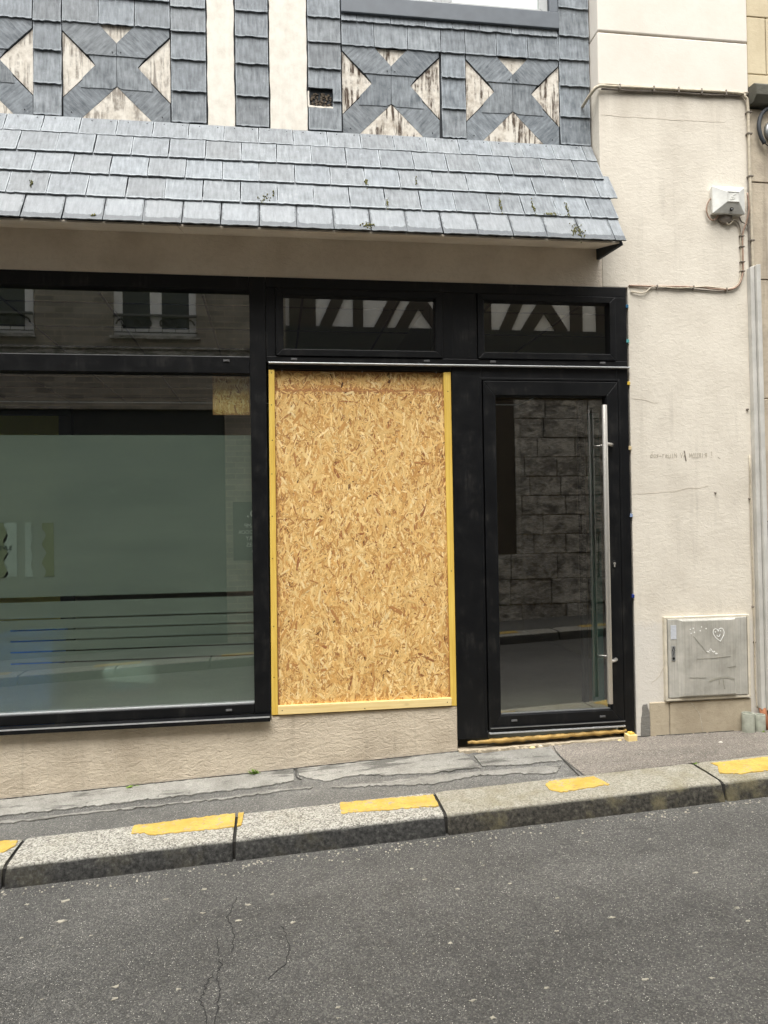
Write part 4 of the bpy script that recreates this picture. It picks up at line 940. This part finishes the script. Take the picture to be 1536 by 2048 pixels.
stub(2.985, .038, .252, 'left of two short cement pipe stubs at the foot of the trunking', MAT['stub'])
stub(3.065, .034, .238, 'right of two short cement pipe stubs under the trunking', MAT['stub'])
b = MB(); b.tube([(3.135, -.03, .10), (3.118, -.028, .20), (3.11, -.02, .27)], .022, 12); tag(b.build('rusty_pipe', MAT['rust'], None, smooth=True), 'rust brown pipe end beside the cement stubs at the pavement', 'pipe')
# pencilled line on the pillar
STROKE = {'d': [[(.8, 0), (.8, 1.1)], [(.8, .5), (.4, .6), (.1, .3), (.4, 0), (.8, .15)]], 'a': [[(.8, .6), (.4, .6), (.1, .3), (.4, 0), (.8, .2)], [(.8, .6), (.8, 0)]], 's': [[(.8, .6), (.2, .5), (.7, .2), (.1, 0)]], '-': [[(.1, .3), (.8, .3)]], 'r': [[(.2, 0), (.2, .6), (.7, .55)]], 'e': [[(.1, .3), (.8, .35), (.6, .6), (.1, .4), (.2, 0), (.8, .05)]], 'u': [[(.1, .6), (.15, 0), (.75, .05), (.8, .6)]], 'i': [[(.5, 0), (.5, .7)]],
  'N': [[(.1, 0), (.1, .8), (.8, 0), (.8, .8)]], 'V': [[(.1, .8), (.45, 0), (.8, .8)]], 'A': [[(.1, 0), (.45, .8), (.8, 0)], [(.2, .3), (.7, .3)]], 'M': [[(0, 0), (.1, .8), (.45, .2), (.8, .8), (.9, 0)]], 'O': [[(.45, .8), (.1, .5), (.2, 0), (.7, 0), (.8, .5), (.45, .8)]], 'U': [[(.1, .8), (.15, 0), (.75, 0), (.8, .8)]], 'R': [[(.8, 0), (.8, .8), (.2, .7), (.3, .4), (.8, .4)], [(.5, .4), (.1, 0)]], 'I': [[(.45, 0), (.45, .8)]], '!': [[(.5, .35), (.5, 1.1)], [(.5, 0), (.5, .08)]]}
b = MB(); x = 2.384
for chx in 'das-reuiN VA MOURIR !':
    for l in STROKE.get(chx, []): b.ribbon([(x+u*.019, 1.888+v*.036) for u, v in l], .0024, -.0005)
    x += .0207
b.ribbon([(2.865, 1.882), (2.852, 1.889)], .003, -.0005)
b.build('pencil_writing', MAT['pencil'], shop)
b = MB(); b.ribbon([(2.619, 1.93), (2.624, 1.90), (2.629, 1.868)], .008, -.0005); b.build('smudge_mark', MAT['cable_dark'], shop)
b = MB(); b.lathe([(.007, 0), (.006, -.008), (.002, -.011)], (2.826, 0, 1.66), 10, 'y'); b.build('wall_plug', MAT['cable_dark'], shop)
# shims beside the door frame
for z, c, nm in ((2.853, lin(30, 92, 128), 'dark blue'), (2.631, lin(88, 160, 160), 'pale green'), (2.362, lin(206, 174, 62), 'yellow'), (1.95, lin(198, 178, 136), 'tan'), (1.523, lin(130, 146, 176), 'grey blue'), (1.013, lin(34, 52, 120), 'deep blue')):
    m_ = simple(nm.replace(' ', '_')+'_plastic', c, .4, .1)
    b = MB(); b.add([(2.238, -.009, z-.011), (2.256, -.009, z-.011), (2.256, .05, z-.013), (2.236, .05, z-.013), (2.239, -.009, z+.010), (2.257, -.009, z+.009), (2.256, .05, z+.013), (2.236, .05, z+.013)], [(0, 3, 2, 1), (4, 5, 6, 7), (0, 1, 5, 4), (1, 2, 6, 5), (2, 3, 7, 6), (3, 0, 4, 7)])
    tag(b.build('plastic_shim', m_, None, bevel=.0015), nm+' plastic shim wedged between the black frame and the cream pillar', 'shim', 'shims beside the door frame')
# foam roll under the door, wooden block, rubble
b = MB(); pts = []; rs = []
for k in range(40):
    u = k/39; pts.append((1.16+1.02*u, -.012+.006*math.sin(k*1.3), .157+.018*(u-.3)+.003*math.sin(k*2.3))); rs.append(.0135*(.6+.5*min(1, 6*u*(1.05-u)))+.0012*math.sin(k*.9+2*math.sin(k*.37)))
b.tube(pts, rs, 12); tag(b.build('foam_roll', MAT['foam'], None, smooth=True), 'crumpled tan foam strip stuffed under the door', 'foam strip')
wb = thing('wood_block', 'small pale wooden block with yellow chip at the foot of the door frame', 'block', (2.19, -.06, .115))
MB().prism([(2.158, .115), (2.216, .115), (2.218, .162), (2.156, .163)], -.09, -.03).build('block', MAT['batten_pale'], wb, bevel=.003)
MB().prism([(2.172, .1635), (2.205, .163), (2.204, .174), (2.176, .175)], -.08, -.04).build('chip', MAT['batten'], wb, bevel=.002)
def pebble(x, y, s, label, mat='plaster'):
    b = MB(); n = 8; rr = [s*rnd.uniform(.75, 1.15) for _ in range(n)]; z = pave_z(x, y)+.002
    for h_, k_ in ((0, .9), (s*.35, 1.), (s*.7, .55)):
        for i in range(n):
            a = 2*math.pi*i/n; b.v.append((x+rr[i]*k_*1.3*math.cos(a), y+rr[i]*k_*.8*math.sin(a), z+h_))
    b.f = [tuple(range(n))[::-1], tuple(range(2*n, 3*n))]+[(r*n+i, r*n+(i+1) % n, (r+1)*n+(i+1) % n, (r+1)*n+i) for r in (0, 1) for i in range(n)]; b.mi = [0]*len(b.f)
    tag(b.build('plaster_fragment', MAT[mat], None), label, 'rubble', 'plaster crumbs on the pavement')
pebble(1.55, -.06, .016, 'largest plaster crumb on the pavement below the middle of the door', 'batten_pale')
pebble(1.61, -.035, .011, 'small plaster crumb right of the largest one below the door')
pebble(2.12, -.05, .010, 'yellowish plaster crumb just left of the wooden block', 'batten_pale')
pebble(2.66, -.27, .010, 'white plaster crumb on reddish asphalt in front of the cabinet')
rl = MB()
for k in range(26):
    x = 1.12+rnd.random()*.62; y = rnd.uniform(-.055, -.012); s = rnd.uniform(.004, .012); z = pave_z(x, y)
    rl.lathe([(s*1.4, z-.002), (s*1.2, z+s*.5), (s*.4, z+s*.9)], (x, y, 0), 7)
r_ = stuff(rl.build('mortar_crumbs', MAT['plinth_patch'])); tag(r_, 'loose mortar crumbs along the gap under the door', 'rubble')
lm = MB(); g = ragged([(1.10, -.03), (1.25, -.05), (1.45, -.04), (1.7, -.03), (2.0, -.045), (2.16, -.04)], .012, .03); lm.slab(g+[(2.16, .06), (1.10, .06)], lambda x, y: pave_z(x, y)+.014, .03)
lm.build('mortar_bed', MAT['plinth_patch'], shop, bevel=.004)
# weeds
def weed(x, y, s, n, label, flat=False):
    b = MB()
    z = pave_z(x, y)
    for k in range(n):
        a = rnd.uniform(0, 2*math.pi); l = s*rnd.uniform(.6, 1.1); el = rnd.uniform(.1, .5) if flat else rnd.uniform(.4, 1.3); w = l*(.3 if flat else .09)
        d = Vector((math.cos(a)*math.cos(el), math.sin(a)*math.cos(el)*.6, math.sin(el))); sd_ = Vector((-math.sin(a), math.cos(a), 0))*w; p = Vector((x+rnd.uniform(-s, s)*.5, y, z))
        b.add([p-sd_*.3, p+sd_*.3, p+d*l*.55+sd_, p+d*l-Vector((0, 0, l*.15)), p+d*l*.55-sd_], [(0, 1, 2, 3, 4)])
    tag(b.build('weed', MAT['weed'], None), label, 'weed', 'weeds in the pavement joint')
weed(-.12, -.03, .05, 30, 'wispy green weed at the wall foot below the window post')
weed(-.82, -.03, .04, 18, 'flat leafed green weed at the wall foot further from the door', True)
weed(3.06, -.10, .022, 16, 'small weed growing at the base of the cement stubs')
weed(2.30, -.61, .016, 18, 'tuft of moss at the kerb joint before the cabinet', True)

# ------------------------------------------------------------------ stone building on the right
sb = thing('stone_building', 'tan limestone building at the right edge beyond the trunking', 'building', (5, .1, 0))
MB().box(3.125, 9, .03, .4, -.3, ZT).build('core_wall', MAT['joint'], sb)
zs = [(1.475, 2.27), (2.275, 3.05), (3.056, 3.69), (3.696, 4.175), (4.32, 4.405), (4.411, 4.785), (4.791, 5.2), (5.206, 5.6), (5.606, 6.0), (6.006, 7.3)]
for i, (z0, z1) in enumerate(zs):
    xs = [3.124, (3.262 if i in (5, 7) else 3.62), 4.25, 4.9, 5.6, 6.4, 7.2, 8.2, 9]
    for a, c in zip(xs[:-1], xs[1:]): MB().box(a+.0, c-.006, 0+rnd.uniform(0, .004), .1, z0, z1).build('stone_block', MAT['stone_tan' if i > 3 or (i == 2 and a > 3.2) else 'stone_grey'], sb, bevel=.004)
for a, c in ((3.19, 3.9), (3.906, 4.7), (4.706, 5.6), (5.606, 9)): MB().box(a, c-.006, -.035, .1, -.3, 1.462).build('plinth_block', MAT['stone_grey'], sb, bevel=.008)
for a, c in ((3.122, 4.2), (4.206, 5.4), (5.406, 9)):
    b = MB(); b.add([(a, .1, 4.19), (a, -.05, 4.19), (a, -.087, 4.225), (a, -.087, 4.29), (a, -.06, 4.312), (a, .1, 4.318), (c, .1, 4.19), (c, -.05, 4.19), (c, -.087, 4.225), (c, -.087, 4.29), (c, -.06, 4.312), (c, .1, 4.318)], [(0, 1, 2, 3, 4, 5), (11, 10, 9, 8, 7, 6)]+[(i, i+6, i+7, i+1) for i in range(5)]+[(5, 11, 6, 0)])
    b.build('cornice_block', MAT['stone_dark'], sb, bevel=.005)
lp = thing('wall_lamp', 'white round wall lamp under the dark cornice at the right edge', 'lamp', (3.30, 0, 4.03))
b = MB(); b.lathe([(.075, 0), (.075, -.02), (.06, -.03)], (3.30, 0, 4.03), 24, 'y'); b.build('base', MAT['alu_dull'], lp, smooth=True)
b = MB(); b.lathe([(.055, -.03), (.075, -.05), (.085, -.08), (.078, -.115), (.05, -.14), (.015, -.15)], (3.30, 0, 4.03), 24, 'y'); b.build('globe', MAT['lamp_white'], lp, smooth=True)
b = MB(); b.tube(bez([(3.30, -.03, 4.175), (3.235, -.03, 4.165), (3.19, -.03, 4.12), (3.172, -.03, 4.05), (3.185, -.03, 3.98), (3.21, -.03, 3.935)]), .013, 12); b.tube(bez([(3.21, -.03, 3.94), (3.24, -.03, 3.92), (3.3, -.03, 3.91)]), .003, 6)
tag(b.build('rubber_hose', MAT['rubber'], None, smooth=True), 'black rubber hose curling round the white wall lamp', 'hose')

# ------------------------------------------------------------------ the far side of the street (seen reflected in the glass)
OY = -5.3
op_p = structure(sheet(lsp(-40, 40, 41), [OY-.1, -4.45], lambda x, y: road_z(x, -4.1)+.105).build('opposite_pavement', MAT['pave_asphalt']))
ok = structure(bpy.data.objects.new('opposite_kerb', None)); COL.objects.link(ok)
for k in range(10):
    x0 = -4.8+1.02*k; kerb_stone(x0+.006, x0+1.014, MAT['granite'], -4.45, -1, lambda x, y: road_z(x, -4.1)+.10, ok)
for x in (-3.4, -2, -.6, .9, 2.4, 3.7):
    b = MB(); b.slab([(x, -4.42), (x+.5, -4.42), (x+.5, -4.27), (x, -4.27)], lambda X, Y: road_z(X, -4.1)+.1095, .005); b.build('paint_mark', MAT['yellow'], ok)
bh = thing('brick_house', 'old brick house with white windows across the street, seen reflected in the large window', 'building', (-3, OY, 0))
OT = 7.3
b = MB()
for x0, x1 in ((-9, -3.92), (-2.88, -1.94), (-.93, .2)): b.box(x0, x1, OY-.3, OY, 2.98, OT)
for x0, x1 in ((-3.92, -2.88), (-1.94, -.93)): b.box(x0, x1, OY-.3, OY, 2.98, 3.9); b.box(x0, x1, OY-.3, OY, 5.7, OT)
b.build('wall', MAT['brick'], bh)
MB().box(-.59, .2, OY-.3, OY, -.4, 2.978).build('pier', MAT['brick'], bh)
b = MB(); b.box(-9, .2, OY, OY+.05, 3.66, 3.72); b.box(-9, .2, OY, OY+.03, 3.60, 3.658); b.box(-9, .2, OY, OY+.08, 3.722, 3.75); b.build('string_course', MAT['ashlar'], bh, bevel=.005)
b = MB(); b.box(-9, -.6, OY-.3, OY-.05, -.4, 2.975); b.build('shopfront', MAT['charcoal'], bh)
for x0 in (-3.92, -1.94):
    x1 = x0+1.02; wn = MB(); wn.ring(x0, x1, 3.9, 5.7, .1, OY-.08, OY-.03); wn.box((x0+x1)/2-.07, (x0+x1)/2+.07, OY-.075, OY-.025, 3.97, 5.63)
    wo = wn.build('window', MAT['white'], bh); MB().box(x0+.06, x1-.06, OY-.06, OY-.05, 3.95, 5.65).build('pane', MAT['glass_plain'], wo)
    MB().box(x0, x1, OY-.29, OY-.2, 3.9, 5.7).build('dark_room', MAT['charcoal'], wo)
    MB().box(x0-.04, x1+.04, OY, OY+.06, 3.86, 3.898).build('sill', MAT['ashlar'], wo)
    MB().box(x0, x1, OY-.02, OY+.03, 4.15, 4.175).build('handrail', MAT['cap'], wo); rl = MB(); rl.box(x0, x1, OY-.01, OY+.01, 3.945, 3.955)
    for k in range(6):
        cx = x0+.1+k*.164; sgn = 1 if k % 2 else -1
        rl.tube([(cx+sgn*(.07-.008*j)*math.cos(j*.55), OY, 4.05+(.085-.008*j)*math.sin(j*.55)) for j in range(9)], .011, 6)
        rl.tube([(cx, OY, 3.95), (cx, OY, 4.15)], .005, 6)
    rl.build('balcony_rail', MAT['iron'], wo)
hh = thing('half_timbered_house', 'half timbered house on a stone ground floor across the street, reflected in the transoms', 'building', (3, OY, 0))
MB().box(.2, 9, OY-.3, OY-.05, 4.0, OT).build('infill_wall', MAT['white'], hh)
MB().box(.2, 9, OY-.29, OY+.02, 3.15, 4.06).build('jetty_beam', MAT['charcoal'], hh)
def beam(p, q, w):
    a = Vector(p); c = Vector(q); d = (c-a).normalized(); n = Vector((-d.y, d.x))*w/2
    MB().prism([tuple(a-n), tuple(c-n), tuple(c+n), tuple(a+n)], OY-.1, OY-.01-rnd.uniform(0, .006)).build('timber', MAT['timber'], hh)
for x, w in ((.42, .34), (1.145, .13), (2.55, .5), (2.87, .14), (4.14, .17), (4.5, .14), (5.2, .15), (6, .15), (7, .15), (8, .15)): beam((x, 4.04), (x, 6.9), w)
for a, c in (((.70, 4.04), (1.02, 4.75)), ((1.42, 4.04), (1.85, 4.85)), ((1.70, 4.04), (2.25, 5.0)), ((2.25, 4.04), (1.75, 4.75)), ((3.12, 4.04), (3.5, 4.85)), ((3.42, 4.04), (3.98, 4.9)), ((3.95, 4.04), (3.45, 4.8)), ((5.4, 4.04), (5.9, 4.9)), ((6.2, 4.04), (6.8, 4.9))): beam(a, c, .15)
beam((.2, 4.9), (9, 4.9), .14); beam((.2, 6.6), (9, 6.6), .16)
MB().box(.2, 9, OY-.3, OY-.03, -.4, 3.15).build('ground_wall', MAT['joint'], hh)
for i in range(12):
    z0 = 1.06+.26*(i-4) if i > 3 else -.3+.34*i; z1 = z0+.25 if i > 3 else z0+.33
    if z0 > 3.1: continue
    x = .2-(.2 if i % 2 else 0); r = random.Random(i)
    while x < 8.9:
        w_ = r.uniform(.4, .7); a, c = max(.2, x), min(9, x+w_)
        if c > 2.55 and a < 3.23 and z0 > 1.0:
            if a < 2.55: MB().box(a, 2.55, OY-.06, OY+r.uniform(-.012, .008), z0, z1).build('stone_block', MAT['ashlar'], hh)
            if c > 3.23: MB().box(3.235, c-.01, OY-.06, OY+r.uniform(-.012, .008), z0, z1).build('stone_block', MAT['ashlar'], hh)
        elif c-a > .05: MB().box(a, c-.01, OY-.06, OY+(r.uniform(-.012, .008) if i > 3 else r.uniform(-.02, .04)), z0, z1).build('stone_block', MAT['ashlar'], hh, bevel=.01)
        x += w_
MB().box(2.55, 3.23, OY-.29, OY-.02, 1.05, 3.14).build('dark_opening', MAT['timber'], hh)  # dark panel paints the unlit inside of the window opening
# gym sign on the brick pier opposite
sg = thing('gym_sign', 'dark sign with white lettering on the brick pier across the street', 'sign', (-.15, OY, 1.1))
MB().box(-.50, .16, OY+.001, OY+.02, 1.05, 1.80).build('sign_board', MAT['charcoal'], sg, bevel=.003)
def stext(t, s, z): text(t, s, (-.17, OY+.0215, z), (R(90), 0, R(180)), MAT['white_mark'], sg)
stext('Lab.', .2, 1.60); stext('BOOTCAMP', .07, 1.47); stext('CYCLING INDOOR', .062, 1.39); stext('RECOVERY', .07, 1.31); stext('MASSAGES', .07, 1.225); stext('FOOD', .07, 1.14)
print('objects', len(bpy.data.objects), 'tris', sum(len(p.vertices)-2 for me in bpy.data.meshes for p in me.polygons))
